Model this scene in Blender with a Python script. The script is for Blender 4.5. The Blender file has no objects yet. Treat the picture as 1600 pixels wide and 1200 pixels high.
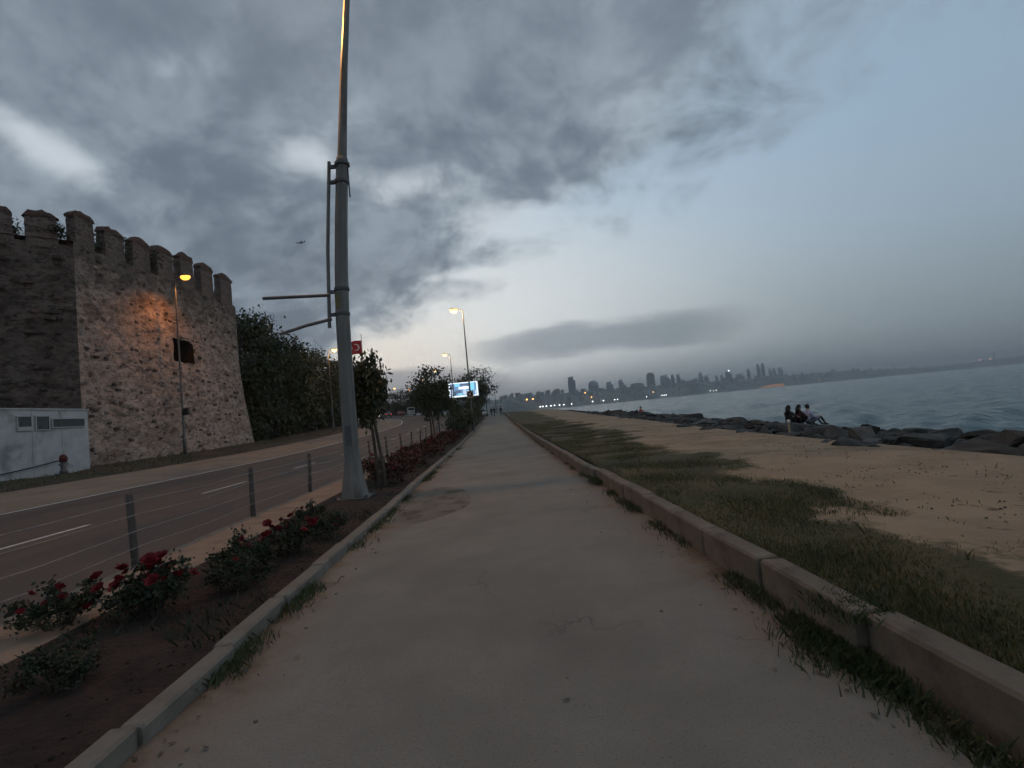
import bpy, math, random
import numpy as np
from mathutils import Vector, Matrix, noise as MN
random.seed(7); RNG = np.random.default_rng(7)
D = bpy.data
scene = bpy.context.scene
col = scene.collection
R = math.radians

# ------------------------------------------------------------------ camera
cam_d = D.cameras.new('camera'); cam = D.objects.new('camera', cam_d); col.objects.link(cam)
cam_d.sensor_width = 36.0; cam_d.lens = 18.0; cam_d.clip_start = 0.05; cam_d.clip_end = 30000
_r = Vector((0.99504185, -0.0311855, -0.09444143)); _u = Vector((0.09259468, -0.05613391, 0.99412032)); _f = Vector((0.03630351, 0.99793609, 0.05296797))
cam.matrix_world = Matrix(((_r.x, _u.x, -_f.x, 0), (_r.y, _u.y, -_f.y, 0), (_r.z, _u.z, -_f.z, 1.6), (0, 0, 0, 1)))
scene.camera = cam

# ------------------------------------------------------------------ render settings
scene.view_settings.view_transform = 'Standard'; scene.view_settings.look = 'None'
scene.view_settings.gamma = 1.0; scene.view_settings.exposure = 0.0
cy = scene.cycles
cy.use_denoising = True
cy.use_adaptive_sampling = True; cy.adaptive_threshold = 0.03; cy.adaptive_min_samples = 12
cy.max_bounces = 5; cy.diffuse_bounces = 2; cy.glossy_bounces = 2; cy.transmission_bounces = 3; cy.transparent_max_bounces = 6; cy.volume_bounces = 0
cy.sample_clamp_indirect = 4.0

# ------------------------------------------------------------------ node expression helper
class X:
    """a scalar value in a node tree; python operators add Math nodes"""
    def __init__(s, t, sock): s.t = t; s.s = sock
    def _m(s, op, *o, clamp=False):
        n = s.t.nodes.new('ShaderNodeMath'); n.operation = op; n.use_clamp = clamp
        for i, v in enumerate((s,) + o):
            if isinstance(v, X): s.t.links.new(v.s, n.inputs[i])
            else: n.inputs[i].default_value = float(v)
        return X(s.t, n.outputs[0])
    def __add__(s, o): return s._m('ADD', o)
    __radd__ = __add__
    def __sub__(s, o): return s._m('SUBTRACT', o)
    def __rsub__(s, o): return (s * -1.0) + o
    def __mul__(s, o): return s._m('MULTIPLY', o)
    __rmul__ = __mul__
    def __truediv__(s, o): return s._m('DIVIDE', o)
    def max(s, o): return s._m('MAXIMUM', o)
    def min(s, o): return s._m('MINIMUM', o)
    def clamp(s): return s._m('ADD', 0.0, clamp=True)
    def exp(s): return s._m('EXPONENT')
    def sq(s): return s * s
    def step(s, a, b):
        n = s.t.nodes.new('ShaderNodeMapRange'); n.interpolation_type = 'SMOOTHSTEP'
        s.t.links.new(s.s, n.inputs['Value']); n.inputs['From Min'].default_value = a; n.inputs['From Max'].default_value = b
        return X(s.t, n.outputs['Result'])
def mixc(t, f, a, b, mode='MIX'):
    n = t.nodes.new('ShaderNodeMix'); n.data_type = 'RGBA'; n.blend_type = mode
    if isinstance(f, X): t.links.new(f.s, n.inputs[0])
    else: n.inputs[0].default_value = f
    for i, v in ((6, a), (7, b)):
        if isinstance(v, tuple): n.inputs[i].default_value = (*v[:3], 1)
        else: t.links.new(v, n.inputs[i])
    return n.outputs[2]
def comb(t, x, y, z):
    n = t.nodes.new('ShaderNodeCombineXYZ')
    for i, v in enumerate((x, y, z)):
        if isinstance(v, X): t.links.new(v.s, n.inputs[i])
        else: n.inputs[i].default_value = v
    return n.outputs[0]
def noise_x(t, vec, scale, detail=4.0, rough=0.55, dist=0.0):
    n = t.nodes.new('ShaderNodeTexNoise'); n.inputs['Scale'].default_value = scale; n.inputs['Detail'].default_value = detail
    n.inputs['Roughness'].default_value = rough; n.inputs['Distortion'].default_value = dist
    if vec is not None: t.links.new(vec, n.inputs['Vector'])
    return X(t, n.outputs['Fac'])

# ------------------------------------------------------------------ world: dusk sky with a broken cloud deck
world = D.worlds.new('World'); scene.world = world; world.use_nodes = True
wt = world.node_tree; wt.nodes.clear()
tc = wt.nodes.new('ShaderNodeTexCoord'); sep = wt.nodes.new('ShaderNodeSeparateXYZ'); wt.links.new(tc.outputs['Generated'], sep.inputs[0])
dx, dy, dz = (X(wt, sep.outputs[i]) for i in range(3))
az = dx._m('ARCTAN2', dy) * (180 / math.pi)
el = dz.max(-1.0).min(1.0)._m('ARCSINE') * (180 / math.pi)
den = dz.max(0.0) + 0.1
px = dx / den; py = dy / den
def blob(u, v, cu, cv, su, sv): return (((u - cu) / su).sq() + ((v - cv) / sv).sq()) * -1.0
elp = el.max(0.0)
glow = blob(az, el, -5, 9, 28, 15).exp()
high = elp.step(2, 26)
side = az.step(5, 60)
lowright = az.step(4, 36) * (1.0 - elp.step(2.0, 15.0))
clear = mixc(wt, high, (0.31, 0.37, 0.39), (0.335, 0.475, 0.63))
clear = mixc(wt, side * 0.70, clear, (0.255, 0.345, 0.43))
clear = mixc(wt, lowright * 0.85, clear, (0.215, 0.265, 0.295))
clear = mixc(wt, glow * 0.95, clear, (0.80, 0.835, 0.84))
warm = blob(az, el, -12, 6.5, 11, 4.5).exp()
clear = mixc(wt, warm * 0.75, clear, (0.95, 0.87, 0.75))
# real twilight scattering adds its own faint tint
nish = wt.nodes.new('ShaderNodeTexSky'); nish.sky_type = 'NISHITA'; nish.sun_disc = False
nish.sun_elevation = R(0.5); nish.sun_rotation = R(-7); nish.altitude = 10; nish.air_density = 1.2; nish.dust_density = 2.0
# the cloud deck lies on a plane overhead
pv = comb(wt, px, py, 0.0)
den2 = dz.max(0.0) + 0.55
qx = dx / den2; qy = dy / den2
wv = noise_x(wt, comb(wt, qx, qy, 9.0), 3.0, 2.0, 0.5)
wv2 = noise_x(wt, comb(wt, qx, qy, 19.0), 3.0, 2.0, 0.5)
ux = qx + (wv - 0.5) * 0.16; uy = qy + (wv2 - 0.5) * 0.16
n_big = noise_x(wt, comb(wt, ux, uy, 0.0), 3.0, 3.0, 0.5)
n_mid = noise_x(wt, comb(wt, ux + 7.3, uy + 2.1, 1.7), 6.5, 4.0, 0.55)
n_fine = noise_x(wt, comb(wt, ux + 3.1, uy, 4.0), 17.0, 4.0, 0.6)
edge = (1.62 - (px * 0.775 + py * 0.632)).min((0.86 - px) * 0.7)
gap = blob(px, py, -0.24, 1.72, 0.27, 0.17).exp() * 0.80 + blob(px, py, 0.14, 2.08, 0.24, 0.17).exp() * 0.75 + blob(px, py, -1.12, 1.36, 0.09, 0.24).exp() * 1.0 \
    + blob(px, py, -0.50, 1.52, 0.12, 0.12).exp() * 0.85 + blob(px, py, -0.66, 1.13, 0.12, 0.07).exp() * 0.45 + blob(px, py, -0.02, 2.62, 0.30, 0.07).exp() * 0.35 + blob(px, py, -0.32, 1.36, 0.10, 0.10).exp() * 0.35
cov = edge.min(0.5) * 1.3 + (n_mid - 0.5) * 0.95 + (n_big - 0.5) * 0.75 + (n_fine - 0.5) * 0.62 - gap * 0.95 + 0.08
deck = cov.min(1.2).step(-0.28, 0.46)
shade = (n_mid * 0.55 + n_big * 0.45 + (n_fine - 0.5) * 0.4).step(0.38, 0.62)
thick = cov.min(1.5).step(0.0, 1.1)
c_thin = mixc(wt, shade, (0.31, 0.375, 0.43), (0.205, 0.255, 0.31))
c_thick = mixc(wt, shade, (0.185, 0.226, 0.28), (0.118, 0.152, 0.196))
c_cloud = mixc(wt, thick, c_thin, c_thick)
topl = elp.step(22, 44)
c_cloud = mixc(wt, topl * 0.45, c_cloud, (0.195, 0.232, 0.285))
# low banks near the horizon
wob = (noise_x(wt, comb(wt, az * 0.09, el * 0.28, 0.0), 1.0, 5.0, 0.55) - 0.5)
bank = blob(az + el * 0.5, el + wob * 4.5 - az * 0.015, 16, 6.9, 14, 2.0) * 1.0 + 1.0
bank2 = blob(az, el + wob * 3.0, -9, 3.0, 12, 2.7) + 1.0
m_bank = bank.max(-1.0).step(-0.55, 0.75)
m_bank2 = bank2.max(-1.0).step(-0.2, 0.55)
lowhaze = (1.0 - elp.step(1.0, 5.5))
sky = mixc(wt, lowhaze * 0.8, clear, mixc(wt, az.step(-10, 30), (0.42, 0.43, 0.445), (0.215, 0.255, 0.28)))
sky = mixc(wt, m_bank2 * 0.80, sky, (0.32, 0.335, 0.365))
sky = mixc(wt, m_bank * 0.80, sky, mixc(wt, az.step(5, 30), (0.255, 0.305, 0.35), (0.19, 0.232, 0.258)))
sky = mixc(wt, edge.step(0.05, 0.45) * elp.step(12, 18) * 0.8, sky, (0.60, 0.635, 0.67))
sky = mixc(wt, deck * 0.97, sky, c_cloud)
bg = wt.nodes.new('ShaderNodeBackground'); wt.links.new(sky, bg.inputs['Color']); bg.inputs['Strength'].default_value = 1.06
bg2 = wt.nodes.new('ShaderNodeBackground'); wt.links.new(nish.outputs[0], bg2.inputs['Color']); bg2.inputs['Strength'].default_value = 0.004
ads = wt.nodes.new('ShaderNodeAddShader'); wt.links.new(bg.outputs[0], ads.inputs[0]); wt.links.new(bg2.outputs[0], ads.inputs[1])
wo = wt.nodes.new('ShaderNodeOutputWorld'); wt.links.new(ads.outputs[0], wo.inputs['Surface'])
world.cycles.sampling_method = 'MANUAL'; world.cycles.sample_map_resolution = 1024

# ------------------------------------------------------------------ materials
M = {}
def pm(name, c1, c2, scale=3.0, rough=0.85, bump=0.3, bscale=None, c3=None, s3=0.4, t3=(0.5, 0.62), dist=0.01, spec=0.3, metal=0.0, detail=6.0, stretch=None, c4=None, s4=20, t4=(0.6, 0.66)):
    m = D.materials.new(name); m.use_nodes = True; t = m.node_tree; b = t.nodes['Principled BSDF']
    co = t.nodes.new('ShaderNodeTexCoord'); vec = co.outputs['Object']
    if stretch:
        mp = t.nodes.new('ShaderNodeMapping'); mp.inputs['Scale'].default_value = stretch; t.links.new(vec, mp.inputs['Vector']); vec = mp.outputs[0]
    n1 = noise_x(t, vec, scale, detail, 0.6)
    c = mixc(t, n1.step(0.32, 0.68), c1, c2)
    if c3: c = mixc(t, noise_x(t, vec, s3, 5.0, 0.6, 0.3).step(*t3), c, c3)
    if c4: c = mixc(t, noise_x(t, vec, s4, 3.0, 0.6).step(*t4), c, c4)
    t.links.new(c, b.inputs['Base Color'])
    b.inputs['Roughness'].default_value = rough; b.inputs['Specular IOR Level'].default_value = spec; b.inputs['Metallic'].default_value = metal
    if bump:
        n2 = noise_x(t, vec, bscale or scale * 6, 5.0, 0.65)
        bn = t.nodes.new('ShaderNodeBump'); bn.inputs['Strength'].default_value = bump; bn.inputs['Distance'].default_value = dist
        t.links.new(n2.s, bn.inputs['Height']); t.links.new(bn.outputs[0], b.inputs['Normal'])
    M[name] = m; return m
def em(name, colr, strength):
    m = D.materials.new(name); m.use_nodes = True; b = m.node_tree.nodes['Principled BSDF']
    b.inputs['Base Color'].default_value = (*[min(1, v) * 0.5 for v in colr], 1); b.inputs['Emission Color'].default_value = (*colr, 1); b.inputs['Emission Strength'].default_value = strength
    M[name] = m; return m

pm('asphalt_path', (0.188, 0.171, 0.144), (0.230, 0.209, 0.177), 1.1, 0.9, 0.5, 90, c3=(0.158, 0.145, 0.123), s3=0.35, t3=(0.45, 0.70), c4=(0.10, 0.085, 0.07), s4=70, t4=(0.58, 0.70))
def path_dirt():
    """reddish earth trodden in along both kerbs of the path"""
    t = M['asphalt_path'].node_tree; b = t.nodes['Principled BSDF']; src = b.inputs['Base Color'].links[0].from_socket
    co = t.nodes.new('ShaderNodeTexCoord'); sp = t.nodes.new('ShaderNodeSeparateXYZ'); t.links.new(co.outputs['Object'], sp.inputs[0]); xx = X(t, sp.outputs[0])
    d = (xx + 0.05)._m('ABSOLUTE') + (noise_x(t, co.outputs['Object'], 0.7, 5.0, 0.65) - 0.5) * 1.9 + (noise_x(t, co.outputs['Object'], 6.0, 4.0, 0.6) - 0.5) * 0.5
    o_ = co.outputs['Object']
    c = mixc(t, noise_x(t, o_, 130.0, 2.0, 0.5).step(0.56, 0.68) * 0.45, src, (0.30, 0.265, 0.22))
    vo = t.nodes.new('ShaderNodeTexVoronoi'); vo.feature = 'DISTANCE_TO_EDGE'; vo.inputs['Scale'].default_value = 0.42; vo.inputs['Randomness'].default_value = 1.0
    wr = t.nodes.new('ShaderNodeVectorMath'); wr.operation = 'ADD'; t.links.new(o_, wr.inputs[0]); nt = t.nodes.new('ShaderNodeTexNoise'); nt.inputs['Scale'].default_value = 2.2; nt.inputs['Detail'].default_value = 6; t.links.new(o_, nt.inputs['Vector']); t.links.new(nt.outputs['Color'], wr.inputs[1]); t.links.new(wr.outputs[0], vo.inputs['Vector'])
    crack = (1.0 - X(t, vo.outputs['Distance']).step(0.0, 0.010)) * noise_x(t, o_, 0.35, 3.0, 0.5).step(0.52, 0.6)
    c = mixc(t, crack * 0.4, c, (0.055, 0.045, 0.036))
    c = mixc(t, d.step(1.45, 2.2) * 0.75, c, (0.20, 0.125, 0.078)); c = mixc(t, d.step(1.80, 2.3) * 0.85, c, (0.085, 0.054, 0.036))
    t.links.new(c, b.inputs['Base Color'])
path_dirt()
pm('asphalt_road', (0.082, 0.057, 0.045), (0.108, 0.077, 0.061), 0.9, 0.8, 0.4, 70, c3=(0.058, 0.05, 0.047), s3=0.25, t3=(0.5, 0.65), stretch=(1, 0.25, 1), spec=0.35)
pm('asphalt_patch', (0.142, 0.122, 0.096), (0.185, 0.16, 0.128), 2.5, 0.95, 0.6, 60, c3=(0.095, 0.075, 0.056), s3=2.2, c4=(0.07, 0.055, 0.042), s4=45, t4=(0.58, 0.7))
pm('road_paint', (0.50, 0.47, 0.44), (0.66, 0.62, 0.58), 4, 0.7, 0.2, 40, c3=(0.22, 0.2, 0.19), s3=7, t3=(0.56, 0.66))
pm('concrete', (0.15, 0.130, 0.106), (0.225, 0.197, 0.163), 2.2, 0.9, 0.6, 35, c3=(0.085, 0.072, 0.06), s3=1.4, t3=(0.5, 0.68))
pm('concrete_dirty', (0.15, 0.122, 0.092), (0.225, 0.183, 0.14), 2.5, 0.95, 0.7, 30, c3=(0.07, 0.052, 0.04), s3=1.1, t3=(0.44, 0.62), c4=(0.06, 0.07, 0.035), s4=3, t4=(0.62, 0.75))
pm('shoulder', (0.205, 0.147, 0.105), (0.275, 0.2, 0.143), 1.2, 0.9, 0.4, 30, c3=(0.17, 0.14, 0.12), s3=0.3, stretch=(1, 0.4, 1))
pm('pavement_tan', (0.21, 0.15, 0.105), (0.285, 0.205, 0.148), 1.6, 0.9, 0.5, 30, c3=(0.165, 0.115, 0.088), s3=0.8, t3=(0.5, 0.66))
pm('soil', (0.028, 0.018, 0.014), (0.055, 0.034, 0.026), 3.5, 1.0, 1.0, 18, c3=(0.03, 0.026, 0.014), s3=0.9, t3=(0.5, 0.62), dist=0.05, c4=(0.11, 0.08, 0.06), s4=40, t4=(0.68, 0.74))
pm('verge', (0.05, 0.037, 0.028), (0.08, 0.06, 0.044), 0.8, 1.0, 0.9, 6, c3=(0.045, 0.046, 0.025), s3=0.25, dist=0.08)
pm('earth', (0.06, 0.05, 0.035), (0.10, 0.08, 0.055), 0.05, 1.0, 0.0)
pm('sand', (0.27, 0.185, 0.125), (0.345, 0.238, 0.162), 1.1, 1.0, 0.6, 22, c3=(0.215, 0.143, 0.095), s3=0.45, t3=(0.5, 0.7), c4=(0.15, 0.105, 0.06), s4=4.5, t4=(0.66, 0.74), dist=0.02)
pm('lawn', (0.085, 0.068, 0.036), (0.13, 0.094, 0.054), 1.4, 1.0, 0.9, 25, c3=(0.055, 0.052, 0.023), s3=0.5, t3=(0.42, 0.58), dist=0.03, c4=(0.25, 0.165, 0.105), s4=0.9, t4=(0.60, 0.68))
def shore_ground():
    """thin grass giving way to bare sand, with a ragged border"""
    m = pm('shore_ground', (0.275, 0.195, 0.122), (0.355, 0.253, 0.16), 1.1, 1.0, 0.9, 14, c3=(0.215, 0.15, 0.092), s3=0.45, t3=(0.5, 0.7), c4=(0.13, 0.09, 0.056), s4=3.2, t4=(0.62, 0.74), dist=0.02)
    t = m.node_tree; b = t.nodes['Principled BSDF']; src = b.inputs['Base Color'].links[0].from_socket
    co = t.nodes.new('ShaderNodeTexCoord'); o = co.outputs['Object']; sp = t.nodes.new('ShaderNodeSeparateXYZ'); t.links.new(o, sp.inputs[0]); xx = X(t, sp.outputs[0]); yy = X(t, sp.outputs[1])
    at = t.nodes.new('ShaderNodeAttribute'); at.attribute_name = 'cover'
    d = X(t, at.outputs['Fac']) + (noise_x(t, o, 4.0, 5.0, 0.65) - 0.5) * 0.9 + (noise_x(t, o, 14.0, 4.0, 0.6) - 0.5) * 0.9
    g = mixc(t, noise_x(t, o, 1.3, 5.0, 0.6).step(0.35, 0.65), (0.055, 0.052, 0.020), (0.10, 0.074, 0.034)); g = mixc(t, noise_x(t, o, 9.0, 4.0, 0.6).step(0.55, 0.7) * 0.6, g, (0.035, 0.038, 0.016))
    t.links.new(mixc(t, d.step(-0.35, 0.30), g, src), b.inputs['Base Color'])
shore_ground()
pm('steel_grey', (0.155, 0.148, 0.136), (0.20, 0.19, 0.175), 5, 0.55, 0.15, 40, c3=(0.07, 0.06, 0.052), s3=1.2, t3=(0.5, 0.7), spec=0.3, stretch=(1, 1, 0.25))
pm('steel_dark', (0.075, 0.075, 0.078), (0.11, 0.11, 0.112), 6, 0.5, 0.1, 40, spec=0.4)
pm('black_plastic', (0.012, 0.012, 0.013), (0.02, 0.02, 0.021), 8, 0.5, 0.1)
pm('wire', (0.22, 0.21, 0.2), (0.3, 0.28, 0.27), 20, 0.5, 0.0, metal=0.5)
pm('post_wood', (0.085, 0.07, 0.062), (0.15, 0.128, 0.112), 6, 0.9, 0.7, 30, c3=(0.05, 0.042, 0.036), s3=3, stretch=(1, 1, 0.2))
pm('hut_panel', (0.37, 0.40, 0.41), (0.45, 0.48, 0.49), 1.5, 0.7, 0.1, 20, c3=(0.22, 0.235, 0.245), s3=0.7, t3=(0.5, 0.7))
pm('hut_trim', (0.36, 0.38, 0.39), (0.42, 0.44, 0.45), 3, 0.6, 0.05)
pm('glass_dark', (0.02, 0.028, 0.032), (0.035, 0.046, 0.05), 1.5, 0.12, 0.0, spec=0.6)
pm('red_paint', (0.085, 0.018, 0.018), (0.12, 0.025, 0.024), 5, 0.6, 0.1)
pm('bark', (0.075, 0.058, 0.045), (0.13, 0.105, 0.082), 5, 0.95, 0.9, 25, stretch=(1, 1, 0.25), dist=0.02)
pm('bark_pale', (0.15, 0.128, 0.105), (0.23, 0.2, 0.165), 5, 0.95, 0.9, 25, stretch=(1, 1, 0.25), dist=0.02)
def leafmat(name, a, b_, c):
    m = pm(name, a, b_, 1.3, 0.65, 0.0, c3=c, s3=3.0, t3=(0.52, 0.7), spec=0.35)
    return m
leafmat('leaf_dark', (0.020, 0.032, 0.014), (0.036, 0.055, 0.022), (0.058, 0.075, 0.032))
leafmat('leaf_mid', (0.024, 0.036, 0.016), (0.044, 0.06, 0.024), (0.068, 0.066, 0.028))
leafmat('leaf_olive', (0.034, 0.042, 0.02), (0.056, 0.06, 0.028), (0.08, 0.064, 0.032))
leafmat('leaf_rose', (0.022, 0.033, 0.016), (0.038, 0.044, 0.02), (0.06, 0.03, 0.022))
leafmat('leaf_russet', (0.055, 0.02, 0.016), (0.08, 0.032, 0.022), (0.032, 0.04, 0.018))
leafmat('weed', (0.045, 0.062, 0.022), (0.08, 0.09, 0.034), (0.10, 0.085, 0.04))
leafmat('grass_blade', (0.058, 0.068, 0.022), (0.092, 0.090, 0.032), (0.13, 0.10, 0.044))
pm('petal_red', (0.13, 0.006, 0.012), (0.21, 0.012, 0.018), 20, 0.6, 0.0)
pm('petal_pink', (0.30, 0.07, 0.075), (0.36, 0.11, 0.10), 20, 0.6, 0.0)
pm('rock', (0.032, 0.034, 0.034), (0.085, 0.086, 0.082), 2.4, 0.9, 1.0, 9, c3=(0.02, 0.025, 0.02), s3=0.9, t3=(0.48, 0.64), dist=0.05)
pm('rock_pale', (0.07, 0.07, 0.066), (0.135, 0.13, 0.122), 2.4, 0.9, 1.0, 8, c3=(0.06, 0.062, 0.05), s3=0.9, dist=0.05)
pm('rock_brown', (0.042, 0.037, 0.032), (0.10, 0.088, 0.076), 2.4, 0.9, 1.0, 9, c3=(0.025, 0.027, 0.02), s3=1.1, t3=(0.48, 0.64), dist=0.05)
pm('rubble', (0.025, 0.025, 0.024), (0.05, 0.05, 0.047), 1.5, 0.95, 0.9, 8, dist=0.05)
pm('hill', (0.15, 0.16, 0.14), (0.24, 0.235, 0.22), 0.012, 1.0, 0.0, c3=(0.08, 0.10, 0.08), s3=0.006)
for i, (a, b_) in enumerate([((0.46, 0.44, 0.41), (0.55, 0.52, 0.48)), ((0.30, 0.26, 0.23), (0.38, 0.33, 0.29)), ((0.25, 0.26, 0.27), (0.32, 0.33, 0.34)), ((0.44, 0.37, 0.31), (0.52, 0.44, 0.37))]):
    pm('far_wall_%d' % i, a, b_, 0.15, 0.9, 0.0)
pm('far_roof', (0.13, 0.075, 0.055), (0.18, 0.10, 0.07), 0.2, 0.9, 0.0)
pm('tower_glass', (0.14, 0.17, 0.19), (0.2, 0.23, 0.26), 0.08, 0.4, 0.0)
pm('tower_pale', (0.30, 0.33, 0.35), (0.38, 0.41, 0.43), 0.08, 0.6, 0.0)
pm('tower_brown', (0.13, 0.095, 0.095), (0.17, 0.125, 0.12), 0.08, 0.6, 0.0)
pm('window_band', (0.05, 0.06, 0.07), (0.075, 0.085, 0.1), 0.1, 0.3, 0.0)
pm('aircraft_paint', (0.12, 0.125, 0.135), (0.16, 0.165, 0.175), 0.3, 0.5, 0.0)
pm('skin', (0.42, 0.26, 0.19), (0.47, 0.3, 0.22), 10, 0.6, 0.0)
pm('hair', (0.015, 0.012, 0.01), (0.03, 0.023, 0.018), 30, 0.6, 0.3, 80)
for n_, c_ in (('cloth_black', (0.014, 0.014, 0.016)), ('cloth_darkred', (0.045, 0.022, 0.026)), ('cloth_lilac', (0.40, 0.40, 0.53)), ('cloth_jeans', (0.085, 0.09, 0.105)), ('cloth_red', (0.36, 0.10, 0.085)), ('cloth_pale', (0.36, 0.33, 0.32)), ('shoe', (0.03, 0.03, 0.03))):
    pm(n_, c_, tuple(min(1, v * 1.3) for v in c_), 12, 0.9, 0.2, 60)
for n_, c_ in (('car_white', (0.55, 0.55, 0.55)), ('car_red', (0.2, 0.02, 0.02)), ('car_grey', (0.08, 0.085, 0.09)), ('car_dark', (0.025, 0.027, 0.03))):
    pm(n_, c_, tuple(v * 1.1 for v in c_), 2, 0.3, 0.0, spec=0.5)
pm('tyre', (0.015, 0.015, 0.015), (0.022, 0.022, 0.022), 10, 0.9, 0.2)
pm('rim', (0.25, 0.25, 0.26), (0.32, 0.32, 0.33), 5, 0.4, 0.0, metal=0.7)
pm('flag_red', (0.38, 0.012, 0.02), (0.45, 0.02, 0.028), 2, 0.8, 0.1)
pm('white_paint', (0.62, 0.62, 0.60), (0.7, 0.7, 0.68), 6, 0.6, 0.05)
pm('plate_yellow', (0.16, 0.14, 0.05), (0.2, 0.17, 0.07), 9, 0.7, 0.1, c3=(0.13, 0.12, 0.11), s3=4)
pm('plate_tan', (0.32, 0.26, 0.18), (0.4, 0.32, 0.22), 4, 0.6, 0.05)
em('sodium', (1.0, 0.42, 0.06), 2.6)
em('sodium_pale', (1.0, 0.60, 0.24), 2.4)
em('headlight', (1.0, 0.80, 0.40), 6.0)
em('taillight', (1.0, 0.05, 0.03), 1.2)
em('shore_white', (0.92, 1.0, 0.96), 5.0)
em('shore_orange', (1.0, 0.50, 0.14), 4.0)
em('shore_red', (1.0, 0.45, 0.42), 2.5)
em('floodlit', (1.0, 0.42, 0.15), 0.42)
em('screen_white', (0.80, 0.92, 1.0), 1.25)
em('screen_cyan', (0.25, 0.72, 0.95), 0.95)
em('screen_blue', (0.20, 0.40, 0.68), 0.75)
em('screen_slate', (0.16, 0.22, 0.36), 0.6)
em('screen_pale', (0.55, 0.70, 0.88), 0.95)

def masonry(name, pale, mid, dark, pits, stain_z=None):
    """rubble wall: smeared pale mortar, stone tints, dark hollows, weather staining"""
    m = D.materials.new(name); m.use_nodes = True; t = m.node_tree; b = t.nodes['Principled BSDF']
    co = t.nodes.new('ShaderNodeTexCoord'); mp = t.nodes.new('ShaderNodeMapping'); mp.inputs['Scale'].default_value = (1, 1, 1.7); t.links.new(co.outputs['Object'], mp.inputs['Vector']); vec = mp.outputs[0]
    a = noise_x(t, vec, 0.55, 6.0, 0.62, 0.4); bb = noise_x(t, vec, 1.9, 5.0, 0.65, 0.3); cc = noise_x(t, vec, 6.5, 4.0, 0.6)
    vo = t.nodes.new('ShaderNodeTexVoronoi'); vo.inputs['Scale'].default_value = 3.6; vo.inputs['Randomness'].default_value = 0.9; t.links.new(vec, vo.inputs['Vector'])
    cell = t.nodes.new('ShaderNodeSeparateColor'); t.links.new(vo.outputs['Color'], cell.inputs[0]); cv = X(t, cell.outputs[0])
    c = mixc(t, a.step(0.38, 0.66), pale, mid)
    c = mixc(t, (bb * 0.75 + cv * 0.25).step(0.46, 0.68) * 0.7, c, dark)
    c = mixc(t, (cc * 0.6 + bb * 0.4).step(0.54, 0.63) * 0.9, c, pits)
    rowm = t.nodes.new('ShaderNodeMapping'); rowm.inputs['Scale'].default_value = (0.8, 0.8, 4.2); t.links.new(co.outputs['Object'], rowm.inputs['Vector'])
    c = mixc(t, noise_x(t, rowm.outputs[0], 1.5, 4.0, 0.65, 0.2).step(0.55, 0.66) * 0.65, c, dark)
    c = mixc(t, noise_x(t, vec, 14, 3.0, 0.6).step(0.62, 0.7) * 0.6, c, pale)
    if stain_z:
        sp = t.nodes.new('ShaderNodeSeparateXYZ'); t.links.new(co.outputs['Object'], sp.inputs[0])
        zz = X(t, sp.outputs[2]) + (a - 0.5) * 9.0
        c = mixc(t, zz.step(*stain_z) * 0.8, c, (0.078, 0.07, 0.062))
    t.links.new(c, b.inputs['Base Color']); b.inputs['Roughness'].default_value = 0.95; b.inputs['Specular IOR Level'].default_value = 0.15
    bn = t.nodes.new('ShaderNodeBump'); bn.inputs['Strength'].default_value = 1.0; bn.inputs['Distance'].default_value = 0.12
    hh = cc * 0.5 + noise_x(t, vec, 3.2, 5.0, 0.65) * 0.7
    t.links.new(hh.s, bn.inputs['Height']); t.links.new(bn.outputs[0], b.inputs['Normal'])
    M[name] = m
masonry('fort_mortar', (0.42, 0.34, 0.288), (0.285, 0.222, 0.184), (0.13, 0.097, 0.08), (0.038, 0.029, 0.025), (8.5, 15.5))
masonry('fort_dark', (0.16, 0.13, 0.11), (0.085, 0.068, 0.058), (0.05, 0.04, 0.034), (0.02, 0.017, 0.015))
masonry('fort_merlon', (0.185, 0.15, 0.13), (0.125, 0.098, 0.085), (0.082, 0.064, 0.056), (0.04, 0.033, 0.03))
pm('fort_cap', (0.085, 0.052, 0.042), (0.14, 0.085, 0.066), 3, 0.95, 0.9, 12, c3=(0.05, 0.045, 0.038), s3=1.2, dist=0.05)
pm('recess_shade', (0.012, 0.010, 0.009), (0.022, 0.018, 0.016), 3, 1.0, 0.8, 12)  # near-black: the shade inside the fort opening is put into the colour
pm('stone_pale', (0.28, 0.235, 0.205), (0.36, 0.31, 0.27), 3, 0.95, 0.8, 12, dist=0.04)
pm('stone_brown', (0.10, 0.072, 0.06), (0.15, 0.105, 0.088), 3, 0.95, 0.8, 12, dist=0.04)
pm('stone_dark', (0.05, 0.042, 0.038), (0.08, 0.066, 0.06), 3, 0.95, 0.8, 12, dist=0.04)

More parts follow.
